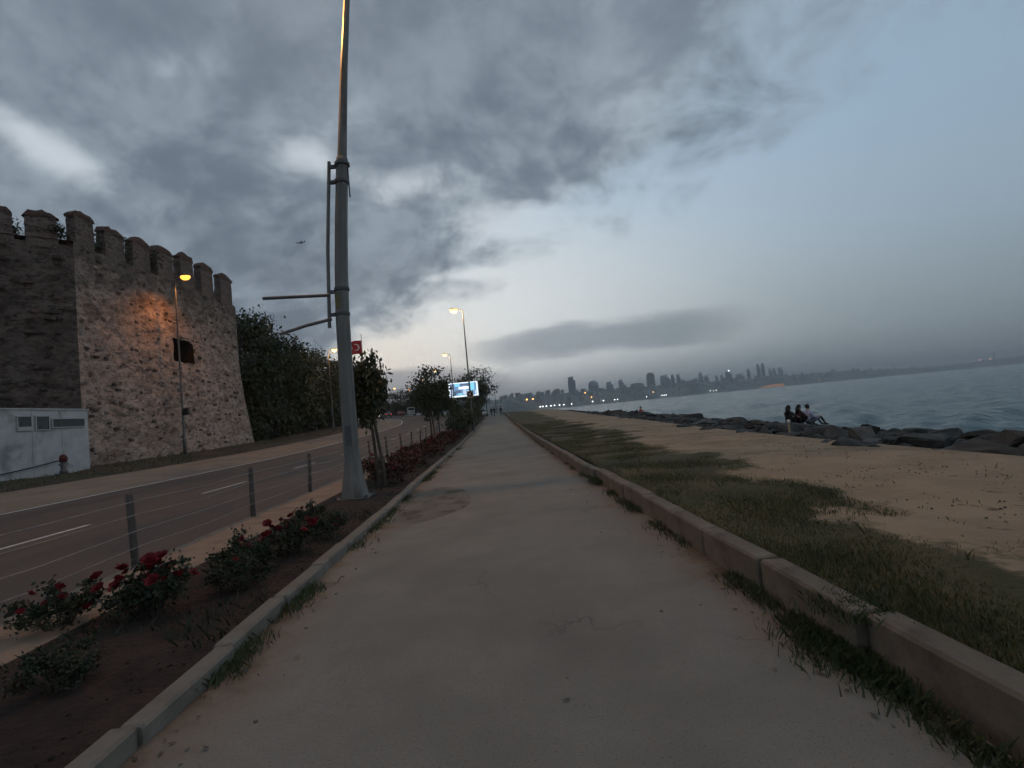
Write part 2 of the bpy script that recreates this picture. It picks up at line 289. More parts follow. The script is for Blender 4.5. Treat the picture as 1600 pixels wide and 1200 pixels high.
# ------------------------------------------------------------------ mesh helpers
class MB:
    def __init__(s): s.v = []; s.f = []; s.mi = []
    def add(s, vs, fs, mi=0):
        o = len(s.v); s.v.extend([tuple(v) for v in vs]); s.f.extend([tuple(i + o for i in f) for f in fs]); s.mi.extend([mi] * len(fs)); return s
    def box(s, c, d, rz=0.0, taper=1.0, mi=0):
        x, y, z = d[0] / 2, d[1] / 2, d[2] / 2; cs, sn = math.cos(rz), math.sin(rz); vs = []
        for k, t in ((-1, 1.0), (1, taper)):
            for i, j in ((-1, -1), (1, -1), (1, 1), (-1, 1)):
                a, b = i * x * t, j * y * t; vs.append((c[0] + a * cs - b * sn, c[1] + a * sn + b * cs, c[2] + k * z))
        return s.add(vs, [(3, 2, 1, 0), (4, 5, 6, 7), (0, 1, 5, 4), (1, 2, 6, 5), (2, 3, 7, 6), (3, 0, 4, 7)], mi)
    def tube(s, pts, rad, n=8, cap=True, mi=0):
        pts = [Vector(p) for p in pts]; rad = rad if isinstance(rad, (list, tuple)) else [rad] * len(pts); vs = []; fs = []
        ref = None
        for i, p in enumerate(pts):
            t = (pts[min(i + 1, len(pts) - 1)] - pts[max(i - 1, 0)]).normalized()
            if ref is None: ref = Vector((1, 0, 0)) if abs(t.x) < 0.8 else Vector((0, 1, 0))
            u = t.cross(ref).normalized(); w = u.cross(t).normalized(); ref = w
            for k in range(n):
                a = 2 * math.pi * (k + 0.5) / n; vs.append(p + (u * math.cos(a) + w * math.sin(a)) * rad[i])
        for i in range(len(pts) - 1):
            for k in range(n): fs.append((i * n + k, i * n + (k + 1) % n, (i + 1) * n + (k + 1) % n, (i + 1) * n + k))
        if cap: fs.append(tuple(range(n))[::-1]); fs.append(tuple(range((len(pts) - 1) * n, len(pts) * n)))
        return s.add(vs, fs, mi)
    def lathe(s, prof, n=12, c=(0, 0, 0), mi=0):
        vs = []; fs = []
        for r, z in prof:
            for k in range(n): a = 2 * math.pi * k / n; vs.append((c[0] + r * math.cos(a), c[1] + r * math.sin(a), c[2] + z))
        for i in range(len(prof) - 1):
            for k in range(n): fs.append((i * n + k, i * n + (k + 1) % n, (i + 1) * n + (k + 1) % n, (i + 1) * n + k))
        fs.append(tuple(range(n))[::-1]); fs.append(tuple(range((len(prof) - 1) * n, len(prof) * n)))
        return s.add(vs, fs, mi)
    def mesh(s, name, smooth=False):
        me = D.meshes.new(name); me.from_pydata(s.v, [], s.f)
        if any(s.mi): me.polygons.foreach_set('material_index', s.mi)
        if smooth: me.polygons.foreach_set('use_smooth', [True] * len(s.f))
        me.update(); return me
    def build(s, name, mats, parent=None, loc=(0, 0, 0), rz=0.0, smooth=False):
        return link(name, s.mesh(name, smooth), mats, parent, loc, rz)
def link(name, me, mats, parent=None, loc=(0, 0, 0), rz=0.0):
    o = D.objects.new(name, me); col.objects.link(o)
    if me is not None and len(me.materials) == 0:
        for m in (mats if isinstance(mats, (list, tuple)) else [mats]): me.materials.append(M[m])
    o.location = loc; o.rotation_euler = (0, 0, rz)
    if parent: o.parent = parent
    return o
def tag(o, label=None, cat=None, group=None, kind=None):
    if label: o['label'] = label
    if cat: o['category'] = cat
    if group: o['group'] = group
    if kind: o['kind'] = kind
    return o
def empty(name, loc, rz=0.0):
    o = D.objects.new(name, None); col.objects.link(o); o.location = loc; o.rotation_euler = (0, 0, rz); o.empty_display_size = 0.2; return o
def copy_tree(o, parent=None):
    c = o.copy(); col.objects.link(c); c.parent = parent
    for ch in list(o.children): copy_tree(ch, c)
    return c
def struct(o, label=None): return tag(o, label, None, None, 'structure')
def grid_mesh(name, vs, nu, nv, smooth=True):
    """vs: array nu*nv x 3"""
    i = np.arange(nu * nv).reshape(nu, nv)
    f = np.stack([i[:-1, :-1], i[1:, :-1], i[1:, 1:], i[:-1, 1:]], -1).reshape(-1, 4)
    me = D.meshes.new(name); me.from_pydata(vs.tolist(), [], f.tolist())
    if smooth: me.polygons.foreach_set('use_smooth', [True] * len(f))
    me.update(); return me
def lerp_tab(tab):
    xs = [a for a, b in tab]; ys = [b for a, b in tab]
    def f(y): return float(np.interp(y, xs, ys))
    def g(y):   # smoothed table
        return sum(f(y + d) for d in (-6, -3, 0, 3, 6)) / 5
    return g

# ------------------------------------------------------------------ terrain profiles (metres; Y runs along the promenade)
pz = lerp_tab([(-50, 0), (32, 0), (50, 0.18), (80, 0.65), (100, 1.0), (150, 1.2), (400, 1.2)])
rz = lerp_tab([(-50, 0), (35, 0), (50, 0.25), (80, 1.1), (110, 2.35), (140, 3.1), (200, 3.6), (400, 3.8)])
RE = lerp_tab([(-50, -4.75), (45, -4.75), (60, -4.9), (80, -6.0), (95, -8.5), (110, -13), (125, -20.5), (140, -30), (160, -45), (260, -130)])
LE = lerp_tab([(-50, -15.1), (45, -15.1), (60, -14.9), (80, -15.2), (95, -17.5), (110, -22.5), (125, -30.5), (140, -41), (160, -57), (260, -145)])
SE = lerp_tab([(-50, 7.6), (13, 7.5), (20, 8.0), (33, 9.4), (66, 10.5), (120, 12.2), (300, 14)])
stations = [-12 + 1.0 * i for i in range(0, 62)] + [50 + 2.5 * i for i in range(0, 44)] + [160 + 10 * i for i in range(0, 11)]
def strip(name, mat, fa, fb, za, zb, ys=stations, n=1, label=None, jit=0.0):
    vs = []; rows = []
    for y in ys:
        for k in range(n + 1):
            t = k / n; x = fa(y) * (1 - t) + fb(y) * t; z = za(y) * (1 - t) + zb(y) * t
            if jit and 0 < k < n: z += jit * MN.noise(Vector((x * 0.9, y * 0.9, 3.3)))
            vs.append((x, y, z))
    o = link(name, grid_mesh(name, np.array(vs), len(ys), n + 1), mat)
    return struct(o, label)
fc = lambda v: (lambda y: v)
PL, PR = -2.05, 1.95
strip('path', 'asphalt_path', fc(PR + 0.02), fc(PL - 0.02), lambda y: pz(y), lambda y: pz(y), n=4)
strip('planting_bed', 'soil', fc(PL - 0.12), lambda y: RE(y) + 0.95, lambda y: pz(y) + 0.06, lambda y: rz(y) + 0.09, [-12 + 0.25 * i for i in range(200)] + [y for y in stations if y > 38], 8, jit=0.05)
strip('pavement', 'pavement_tan', lambda y: RE(y) + 0.95, lambda y: RE(y) + 0.10, lambda y: rz(y) + 0.09, lambda y: rz(y) + 0.10, n=2)
strip('road', 'asphalt_road', lambda y: RE(y) + 0.02, LE, rz, rz, n=4)
strip('shoulder', 'shoulder', LE, lambda y: LE(y) - 3.8, lambda y: rz(y) + 0.001, lambda y: rz(y) + 0.35, n=2)
strip('verge', 'verge', lambda y: LE(y) - 3.8, lambda y: LE(y) - 11, lambda y: rz(y) + 0.36, lambda y: rz(y) + 0.75, n=6, jit=0.16)
strip('hinterland', 'earth', lambda y: LE(y) - 11, lambda y: -320.0, lambda y: rz(y) + 0.75, lambda y: rz(y) + 2.0, n=3)
LW = lambda y: 2.14
GE = lerp_tab([(-50, 3.2), (3, 3.4), (5, 4.0), (7, 4.3), (10, 4.7), (15, 5.2), (27, 5.9), (57, 6.7), (120, 8), (300, 9)])
def cover(x, y):
    """below zero: turf, above: bare sand"""
    return x - (2.05 + 1.05 * math.log(max(y, 0.0) + 1)) + 1.35 * MN.noise(Vector((x * .5, y * .42, 2.2))) + .95 * MN.noise(Vector((x * 1.5, y * 1.2, 7.2))) + .45 * MN.noise(Vector((x * 3.6, y * 3.0, 17.2))) + (2.2 * max(0, MN.noise(Vector((x * 1.1, y * .8, 31.0))) - .22) if x > 2.55 else 0)
gl = lambda y: pz(y) + 0.225 + 0.04 * MN.noise(Vector((y * 0.4, 2.0, 0)))
lw_ = strip('lawn', 'shore_ground', LW, GE, lambda y: pz(y) + 0.21, gl, [-4 + 0.25 * i for i in range(208)] + [y for y in stations if y > 48], 16, jit=0.06)
sd_ = strip('sand', 'shore_ground', GE, lambda y: SE(y) + 0.5, gl, lambda y: pz(y) + 0.17, [-4 + 0.25 * i for i in range(208)] + [y for y in stations if y > 48], 16, jit=0.05)
for o_ in (lw_, sd_):
    at_ = o_.data.attributes.new('cover', 'FLOAT', 'POINT'); at_.data.foreach_set('value', [cover(v.co.x, v.co.y) for v in o_.data.vertices])
strip('shore_bank', 'rubble', lambda y: SE(y) + 0.4, lambda y: SE(y) + 7.0, lambda y: pz(y) - 0.12, fc(-2.9), n=6, jit=0.3)
g = MB().add([(-9000, -400, -0.9), (9, -400, -0.9), (9, 300, -0.9), (-60, 600, -0.9), (-60, 8500, -0.9), (-9000, 8500, -0.9)], [(0, 1, 2, 3, 4, 5)]).build('ground', 'earth'); struct(g)

# road markings
def marking(name, f, w, y0, y1, lift=0.006):
    ys = [y0] + [y for y in stations if y0 + 0.05 < y < y1 - 0.05] + [y1]
    return strip(name, 'road_paint', lambda y: f(y) + w / 2, lambda y: f(y) - w / 2, lambda y: rz(y) + lift, lambda y: rz(y) + lift, ys)
marking('edge_line', lambda y: LE(y) + 0.35, 0.22, -12, 160)
cl = lambda y: RE(y) + (LE(y) - RE(y)) * 0.42
for k in range(16): marking('lane_dash', cl, 0.13, 1.9 + 7.05 * k, 4.6 + 7.05 * k)
# worn patch and crack on the path
pp = MB(); vs = [(-1.35, 10.1, 0.004)]
for k in range(22):
    a = 2 * math.pi * k / 22; r = 1 + 0.22 * MN.noise(Vector((math.cos(a) * 1.2, math.sin(a) * 1.2, 8))); vs.append((-1.35 + 0.72 * r * math.cos(a), 10.1 + 1.9 * r * math.sin(a), 0.004))
struct(pp.add(vs, [(0, 1 + k, 1 + (k + 1) % 22) for k in range(22)]).build('path_patch', 'asphalt_patch'))
# kerbs: every stone its own part
def bevel_block(L, W, H, b=0.018, name='kerb_stone'):
    m = MB(); x, y = W / 2, L / 2
    prof = [(-x, 0), (-x, H - b), (-x + b, H), (x - b, H), (x, H - b), (x, 0)]
    ends = [(-y, b * 0.6), (-y + b, 0), (y - b, 0), (y, b * 0.6)]
    vs = [(px_ * (1 - e / x) if abs(px_) else 0, yy, z - (e if z > H / 2 else 0)) for yy, e in ends for px_, z in prof]
    n = len(prof); fs = [(i * n + k, i * n + k + 1, (i + 1) * n + k + 1, (i + 1) * n + k) for i in range(3) for k in range(n - 1)]
    fs += [tuple(range(n))[::-1], tuple(range(3 * n, 4 * n))]
    return m.add(vs, fs).mesh(name)
def kerb(name, xf, zf, L, W, H, mat, y0, y1, ynear, jit, label):
    root = empty(name, (0, 0, 0)); struct(root, label); me = bevel_block(L - 0.025, W, H + 0.3)
    me.materials.append(M[mat]); rest = MB(); y = y0; i = 0
    while y < y1:
        j = random.uniform(-jit, jit); h = random.uniform(-jit, jit) * 0.5
        if y < ynear:
            o = link('kerb_stone', me, mat, root, (xf(y) + j, y + L / 2, zf(y) - 0.3 + h)); o.rotation_euler = (random.uniform(-.01, .01), random.uniform(-.025, .025), random.uniform(-.02, .02))
        else:
            s = (xf(y + L) - xf(y)) / L; rest.box((xf(y + L / 2) + j, y + L / 2, zf(y + L / 2) + H / 2 - 0.15 + h), (W, L * math.hypot(1, s) - 0.02, H + 0.3), -math.atan(s))
        y += L; i += 1
    if rest.v: o = rest.build('kerb_run', mat, root); o['kind'] = 'stuff'
    return root
kerb('bed_kerb', fc(-2.13), lambda y: pz(y), 0.98, 0.15, 0.115, 'concrete', -1.0, 150, 34, 0.018, 'low grey concrete kerb between the path and the planting bed')
kerb('lawn_kerb', lambda y: 2.03 + (-0.09 if y > 10.3 else 0) + (0.085 if y < 2.9 else 0), lambda y: pz(y), 1.08, 0.19, 0.255, 'concrete_dirty', -1.35, 150, 34, 0.012, 'taller weathered concrete kerb holding up the lawn beside the path')
kerb('road_kerb', lambda y: RE(y) + 0.06, rz, 1.0, 0.12, 0.115, 'concrete', -4, 150, 30, 0.01, 'thin concrete kerb between the tan pavement and the road')

# ------------------------------------------------------------------ sea
nr, na = 270, 330
rr = 6.0 * (8200 / 6.0) ** np.linspace(0, 1, nr); aa = np.radians(np.linspace(-14, 118, na))
RRr, AA = np.meshgrid(rr, aa, indexing='ij')
sx = RRr * np.sin(AA) + 6.0; sy = RRr * np.cos(AA) - 8.0; sz = np.zeros_like(sx)
rs = np.random.default_rng(3)
for k in range(44):
    lam = 0.7 * 1.12 ** k; th = rs.normal(2.3, 0.6); amp = 0.017 * lam ** 0.80 if lam < 14 else 0.017 * 14 ** 0.8 * (14 / lam) ** 1.3
    fade = np.clip(1.6 - (RRr * (8200 / 6.0) ** (1 / nr) - RRr) * 2.2 / lam, 0, 1)
    ph = (sx * math.cos(th) + sy * math.sin(th)) * 2 * math.pi / lam + rs.uniform(0, 6.28)
    sz += amp * fade * (np.sin(ph) + 0.35 * np.sin(2 * ph + 0.6))
me = grid_mesh('sea', np.stack([sx, sy, sz - 1.75], -1).reshape(-1, 3), nr, na)
mw = D.materials.new('sea_water'); mw.use_nodes = True; t = mw.node_tree; b = t.nodes['Principled BSDF']; M['sea_water'] = mw
b.inputs['Base Color'].default_value = (0.022, 0.078, 0.088, 1); b.inputs['Roughness'].default_value = 0.14; b.inputs['IOR'].default_value = 1.333
co = t.nodes.new('ShaderNodeTexCoord'); mp = t.nodes.new('ShaderNodeMapping'); mp.inputs['Rotation'].default_value = (0, 0, 0.7); mp.inputs['Scale'].default_value = (1, 0.55, 1); t.links.new(co.outputs['Object'], mp.inputs['Vector'])
hh = noise_x(t, mp.outputs[0], 0.9, 6.0, 0.62, 0.4) * 1.0 + noise_x(t, mp.outputs[0], 0.16, 4.0, 0.6, 0.3) * 2.2
bn = t.nodes.new('ShaderNodeBump'); bn.inputs['Strength'].default_value = 1.0; bn.inputs['Distance'].default_value = 0.45; t.links.new(hh.s, bn.inputs['Height']); t.links.new(bn.outputs[0], b.inputs['Normal'])
o = link('sea', me, 'sea_water'); struct(o, 'choppy grey teal sea')

# ------------------------------------------------------------------ far shore: hills, town, towers, bridge
FAR = [(-1500, 900, 60), (-700, 1150, 60), (-300, 1230, 50), (8, 1300, 45), (79, 1398, 52), (141, 1493, 52), (264, 1679, 57), (410, 1855, 58), (575, 2020, 61), (757, 2172, 66), (954, 2311, 67), (1164, 2436, 62), (1431, 2637, 70), (1714, 2820, 68), (2011, 2986, 66), (2319, 3136, 62), (2698, 3349, 54), (3089, 3542, 40), (3369, 3694, 24), (3500, 3760, 2)]
FX = np.array([f[0] for f in FAR], float); FY = np.array([f[1] for f in FAR], float); FH = np.array([f[2] for f in FAR], float)
def far_pt(s, t):
    """s along the shore (table index), t 0 at the waterline .. 1 at the ridge .. 2 behind"""
    i = np.arange(len(FAR)); x = np.interp(s, i, FX); y = np.interp(s, i, FY); h = np.interp(s, i, FH)
    L = math.hypot(x, y); dxn, dyn = x / L, y / L; dep = 0.14 * L
    p = x + dxn * dep * t; q = y + dyn * dep * t
    hz = h * 0.92 * (math.sin(min(t, 1.0) * math.pi / 2) ** 0.8) * (1 + 0.22 * MN.noise(Vector((p * 0.006, q * 0.006, 0)))) if t <= 1 else h * 0.92 * (2.2 - t) / 1.2
    return p, q, hz - 1.9
ss = np.linspace(0, len(FAR) - 1, 190); tt = np.linspace(0, 1.9, 16)
struct(link('hill', grid_mesh('hill', np.array([far_pt(s, t) for s in ss for t in tt]), len(ss), len(tt)), 'hill'), 'hazy built up hills across the water')
vs = []
for k in range(40):
    f = k / 39; x = 3900 + 1500 * f; y = 4880 - 1000 * f; h = (4 + 100 * f ** 0.7) * (1 + 0.2 * MN.noise(Vector((f * 9, 0, 0)))) * min(1, f * 6 + 0.1)
    vs += [(x, y, -2), (x * 1.01, y * 1.01, h * 0.7), (x * 1.03, y * 1.03, h), (x * 1.12, y * 1.12, -2)]
struct(link('far_hill', grid_mesh('far_hill', np.array(vs), 40, 4), 'hill'), 'farthest low ridge at the right beyond the bridge')

# houses of the hillside town
hm = []
for k in range(8):
    b = MB(); w, d, h = random.uniform(9, 17), random.uniform(9, 13), random.uniform(8, 15)
    b.box((0, 0, h / 2 - 4), (w, d, h + 8)); wall = b.mesh('wall'); wall.materials.append(M['far_wall_%d' % (k % 4)])
    r = MB()
    if k % 2: r.add([(-w / 2 - .5, -d / 2 - .5, h), (w / 2 + .5, -d / 2 - .5, h), (w / 2 + .5, d / 2 + .5, h), (-w / 2 - .5, d / 2 + .5, h), (-w / 2, 0, h + 3), (w / 2, 0, h + 3)], [(0, 1, 5, 4), (2, 3, 4, 5), (1, 2, 5), (3, 0, 4), (3, 2, 1, 0)])
    else: r.box((0, 0, h + .5), (w + .6, d + .6, 1.0)).box((w * .2, 0, h + 2.2), (3, 3, 2.2))
    rm = r.mesh('roof'); rm.materials.append(M['far_roof'] if k % 2 else M['far_wall_2'])
    wm = MB(); nf = max(2, int(h // 4))
    for fl in range(nf): wm.box((0, -d / 2 - 0.05, 2.4 + fl * 3.7), (w * 0.86, 0.3, 1.5))
    wmm = wm.mesh('window_band'); wmm.materials.append(M['window_band'])
    hm.append((wall, rm, wmm))
k = 0
for _ in range(3000):
    if k >= 295: break
    s = random.uniform(2.6, 18.2); t = random.random() ** 0.9 * 0.86 + 0.02
    if s > 14 and random.random() < 0.6: continue
    x, y, z = far_pt(s, t); a = math.atan2(-x, y); w_, r_, b_ = random.choice(hm); sc = random.uniform(0.75, 1.2) * (0.75 if t < .15 else 1) * (0.8 if s < 6.5 else 1)
    h = empty('apartment_house', (x, y, z), a + random.uniform(-.5, .5)); h.scale = (sc, sc, sc * random.uniform(.8, 1.3))
    link('wall', w_, 'far_wall_0', h); link('roof', r_, 'far_roof', h); link('window_band', b_, 'window_band', h)
    tag(h, 'small pale apartment house in the hazy hillside town across the water', 'house', 'houses of the hillside town across the water'); k += 1

# skyline towers: x, y, width, top height, style, label
TW = [(286, 1867, 27, 106, 0, 'stepped dark tower standing alone at the left end of the skyline'), (391, 2001, 40, 92, 3, 'broad domed block right of the lone stepped tower'), (477, 2097, 28, 84, 1, 'low flat tower right of the domed block'),
 (542, 2164, 22, 91, 1, 'slim tower with roof mast left of the widest dark tower'), (723, 2332, 36, 118, 2, 'widest dark reddish tower with rounded crown'), (812, 2404, 42, 103, 1, 'wide pale tower just right of the reddish tower'),
 (867, 2447, 16, 105, 0, 'left one of two slim twin slabs beside the wide pale tower'), (904, 2474, 19, 104, 0, 'right one of two slim twin slabs beside the wide pale tower'), (935, 2496, 20, 78, 1, 'short block attached to the right of the slim twin slabs'),
 (1024, 2558, 30, 80, 1, 'low pale block at the foot of the stepped pale tower'), (1060, 2582, 22, 107, 1, 'stepped pale tower midway along the skyline'), (1102, 2614, 25, 89, 1, 'medium block right of the stepped pale tower'),
 (1183, 2676, 17, 88, 1, 'first of two small slim towers left of the tower with a rooftop light'), (1225, 2707, 18, 90, 1, 'second of two small slim towers left of the tower with a rooftop light'), (1280, 2746, 34, 106, 4, 'tower carrying a single bright white rooftop light'),
 (1376, 2812, 46, 87, 1, 'broad low block right of the tower with the rooftop light'), (1450, 2860, 18, 113, 0, 'slim dark tower left of the tallest twins'), (1538, 2915, 20, 139, 0, 'left of the two tallest twin towers on the skyline'), (1577, 2938, 20, 141, 0, 'right of the two tallest twin towers on the skyline'),
 (1640, 2979, 16, 110, 1, 'slim tower just right of the tallest twins'), (1680, 3006, 20, 111, 1, 'second tower right of the tallest twins'), (1743, 3048, 29, 111, 1, 'rightmost tower of the skyline above the wooded ridge')]
for x, y, w, h, st, lab in TW:
    e = empty('tower_block', (x, y, 0), math.atan2(-x, y)); tag(e, lab, 'tower', 'towers of the distant skyline'); d = min(w, 26) * 0.8
    mt = ('tower_glass', 'tower_pale', 'tower_brown', 'tower_pale', 'tower_glass')[st]; b = MB()
    if st == 3:
        b.box((0, 0, h * .4), (w, d, h * .8)); b.add([], []); b.lathe([(w * .5, h * .8), (w * .47, h * .88), (w * .36, h * .95), (w * .18, h * .99), (w * .02, h)], 14)
    elif st == 2:
        b.box((0, 0, h * .46), (w, d, h * .92)); b.box((0, 0, h * .96), (w * .86, d * .86, h * .08 - .2), 0, .7)
    else:
        b.box((0, 0, h * .44), (w, d, h * .88)); b.box((-w * .1, 0, h * .94), (w * .7, d * .8, h * .12 - .1)); b.box((w * .2, 0, h + 2), (w * .14, w * .14, 4))
    b.build('wall', mt, e)
    for q in range(int(h * .82 / 9)): MB().box((0, -d / 2 - .1, 12 + q * 9), (w * .9, .5, 3.2)).build('window_band', 'window_band', e)
    if st == 4: MB().lathe([(0.2, 0), (3.2, 1), (3.4, 4), (2, 6.5), (.2, 7)], 8, (w * .1, -d * .3, h)).build('rooftop_light', 'shore_white', e)

# floodlit waterfront palace: floodlight put into the walls as their own glow
for i, (f0, w) in enumerate(((11.75, 60), (11.98, 46), (12.2, 90))):
    x, y, z = far_pt(f0, 0.03); e = empty('waterfront_building', (x, y, -1.5), math.atan2(-x, y))
    b = MB().box((0, 0, 4 + i * 1.5), (w, 14, 8 + i * 3)); b.build('wall', 'floodlit', e)
    r = MB().box((0, 0, 9.1 + i * 3), (w + 2, 16, 2.0), 0, .9).build('roof', 'far_roof', e)
    for q in range(int(w // 9)): MB().box((-w / 2 + 5 + q * 9, -7.1, 4 + i * 1.5), (3.5, .3, 5)).build('window', 'window_band', e)
    tag(e, ('short floodlit orange building at the left of the lit waterfront row', 'middle floodlit orange building of the lit waterfront row', 'longest floodlit orange building of the lit waterfront row')[i], 'building', 'floodlit waterfront buildings')

# shore lamps
lamp_mesh = {}
for nm, mt, r in (('w', 'shore_white', 2.0), ('o', 'shore_orange', 2.4), ('r', 'shore_red', 4.0)):
    me = MB().lathe([(r * .3, 0), (r, r * .5), (r, r * 1.3), (r * .3, r * 1.9)], 8).mesh('lantern'); me.materials.append(M[mt]); lamp_mesh[nm] = me
pole_me = MB().tube([(0, 0, -8), (0, 0, 0.2)], [.35, .25], 6).mesh('pole'); pole_me.materials.append(M['steel_dark'])
def shore_lamp(s, t, dz_, kind, lab, grp='lamps along the far shore', sc=1.0):
    x, y, z = far_pt(s, t); e = empty('shore_lamp', (x, y, max(z, -1.2) + 8 * sc + dz_)); e.scale = (sc,) * 3; link('lantern', lamp_mesh[kind], '', e); link('pole', pole_me, '', e)
    tag(e, lab, 'lamp', grp)
for s in (4.80, 4.94, 5.07, 5.20, 5.31, 5.46, 5.60, 5.86): shore_lamp(s, 0.0, 0, 'w', 'white lamp in the evenly spaced row at the left end of the far waterfront', sc=.85)
for s in (6.5, 6.85, 7.2, 7.28, 8.2, 8.68, 8.75, 8.82, 10.2, 10.29, 10.38): shore_lamp(s, 0.0, 0, 'w', 'white lamp scattered along the middle of the far waterfront')
for s, t in ((6.3, .35), (4.15, .25), (4.45, .25), (6.48, .12), (13.6, .03), (8.42, .12)): shore_lamp(s, t, 2, 'o', 'orange lamp among the houses of the far hillside', 'orange lamps on the far hillside')
for k in range(6):
    f = (0.05, .2, .36, .40, .62, .92)[k]; x = 3900 + 1500 * f; y = 4880 - 1000 * f
    e = empty('shore_lamp', (x, y, 42 + 40 * f)); e.scale = (1.7,) * 3; link('lantern', lamp_mesh['r' if k in (2, 3) else 'w'], '', e); link('pole', pole_me, '', e)
    tag(e, 'reddish lamp on the farthest ridge at the right edge' if k in (2, 3) else 'white lamp on the farthest ridge at the right edge', 'lamp', 'lamps on the farthest ridge')
# suspension bridge far right
e = empty('suspension_bridge', (3330, 4150, 0), math.atan2(-0.62, 0.78)); tag(e, 'faint suspension bridge with red lit cables at the right of the horizon', 'bridge')
for sx_ in (0, 620):
    b = MB()
    for q in (-8, 8): b.box((sx_, q, 50), (7, 5, 104))
    for zz in (40, 75, 100): b.box((sx_, 0, zz), (6, 14, 4))
    b.build('bridge_tower', 'tower_pale', e)
MB().box((310, 0, 38), (1100, 14, 2.4)).build('deck', 'tower_pale', e)
for q in (-7, 7): MB().tube([(sx_, q, 102 - 58 * (1 - ((sx_ - 310) / 310) ** 2)) for sx_ in range(0, 621, 31)], 1.1, 5).build('cable', 'tower_pale', e)
lm = MB().lathe([(.4, 0), (2.0, 1), (2.0, 3), (.4, 4)], 6).mesh('cable_light'); lm.materials.append(M['shore_red'])
for sx_ in range(31, 600, 48): link('cable_light', lm, '', e, (sx_, -7, 104 - 58 * (1 - ((sx_ - 310) / 310) ** 2)))

# ------------------------------------------------------------------ fortress
fort = empty('fortress', (-25, 31.8, 0.5))
tag(fort, 'old battlemented stone fortress tower beside the road with a dark square opening', 'fortress')
FO = Vector((-25, 31.8, 0.5))
def wall_face(name, p0, p1, zb, zt, mat, cell, batter, hole=None, seed=0.0, pitd=0.22, back=False):
    p0 = Vector(p0); p1 = Vector(p1); L = (p1 - p0).length; dr = (p1 - p0) / L; nm = Vector((dr.y, -dr.x))
    nu = int(L / cell) + 1; nv = int((zt - zb) / cell) + 1; vs = []; keep = []
    for i in range(nu):
        for j in range(nv):
            u = L * i / (nu - 1); z = zb + (zt - zb) * j / (nv - 1)
            q = Vector((u * 1.0, z * 1.6, seed))
            dsp = 0.10 * MN.noise(q * 0.7) + 0.07 * MN.noise(q * 2.3)
            pit = MN.noise(q * 1.9 + Vector((3, 9, 1))) + 0.5 * MN.noise(q * 3.9)
            if pit > 0.34: dsp -= pitd * min(1, (pit - 0.34) * 5)
            bt = batter * max(0, 1 - (z - zb) / 9.0) ** 1.3 * min(1, u / 14)
            e_ = min(u, L - u); dsp *= min(1, e_ / 0.4 + 0.1)
            p = p0 + dr * u + nm * (dsp + bt)
            vs.append((p.x - FO.x, p.y - FO.y, z - FO.z)); keep.append((u, z))
    fs = []
    for i in range(nu - 1):
        for j in range(nv - 1):
            a = i * nv + j
            if hole:
                uc, zc = keep[a]; uc += cell / 2; zc += cell / 2
                if hole[0] < uc < hole[1] and hole[2] < zc < hole[3]: continue
            fs.append((a, a + nv, a + nv + 1, a + 1))
    me = D.meshes.new(name); me.from_pydata(vs, [], fs); me.polygons.foreach_set('use_smooth', [True] * len(fs)); me.update()
    return link(name, me, mat, fort), p0, dr, nm, L
C0, C1 = (-25.0, 31.9), (-25.0, 51.6)
OB0 = (-38.0, 20.2)
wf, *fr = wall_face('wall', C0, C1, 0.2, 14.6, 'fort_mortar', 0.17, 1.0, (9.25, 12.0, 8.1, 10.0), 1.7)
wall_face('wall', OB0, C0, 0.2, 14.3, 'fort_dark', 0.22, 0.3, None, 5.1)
# far return with a strong batter, rampart walk behind, inner faces
b = MB(); y0 = 51.6
for zz, dyy, dxx in ((0.2, 2.4, 1.0), (3.5, 1.45, .55), (7, .6, .15), (9.5, .2, 0), (14.6, 0, 0)): pass
prof = [(0.2, 2.2, 1.0), (3.5, 1.35, .55), (7, .55, .15), (9.5, .15, 0), (14.6, 0, 0)]
vs = []; 
for zz, dyy, dxx in prof: vs += [(0 + dxx, y0 + 0.0 - FO.y, zz - FO.z), (-0.2 + dxx * .3, y0 + dyy - FO.y, zz - FO.z), (-14, y0 + dyy * .8 - FO.y, zz - FO.z)]
fs = []
for i in range(4): fs += [(i * 3, i * 3 + 1, i * 3 + 4, i * 3 + 3), (i * 3 + 1, i * 3 + 2, i * 3 + 5, i * 3 + 4)]
b.add(vs, fs).build('return_wall', 'fort_mortar', fort)
MB().add([(0, 0, 14.1), (0, 19.8, 14.1), (-14, 19.8, 14.1), (-14, -11.6, 13.8), (-13, -11.6, 13.8)], [(0, 1, 2, 3, 4)]).build('rampart_walk', 'fort_dark', fort)
# recessed opening
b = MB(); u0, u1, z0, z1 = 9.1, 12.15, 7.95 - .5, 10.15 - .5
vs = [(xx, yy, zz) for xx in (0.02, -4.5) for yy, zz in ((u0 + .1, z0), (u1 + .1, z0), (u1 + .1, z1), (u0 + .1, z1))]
b.add(vs, [(4, 5, 6, 7), (0, 1, 5, 4), (1, 2, 6, 5), (2, 3, 7, 6), (3, 0, 4, 7)]).build('window_recess', 'recess_shade', fort)
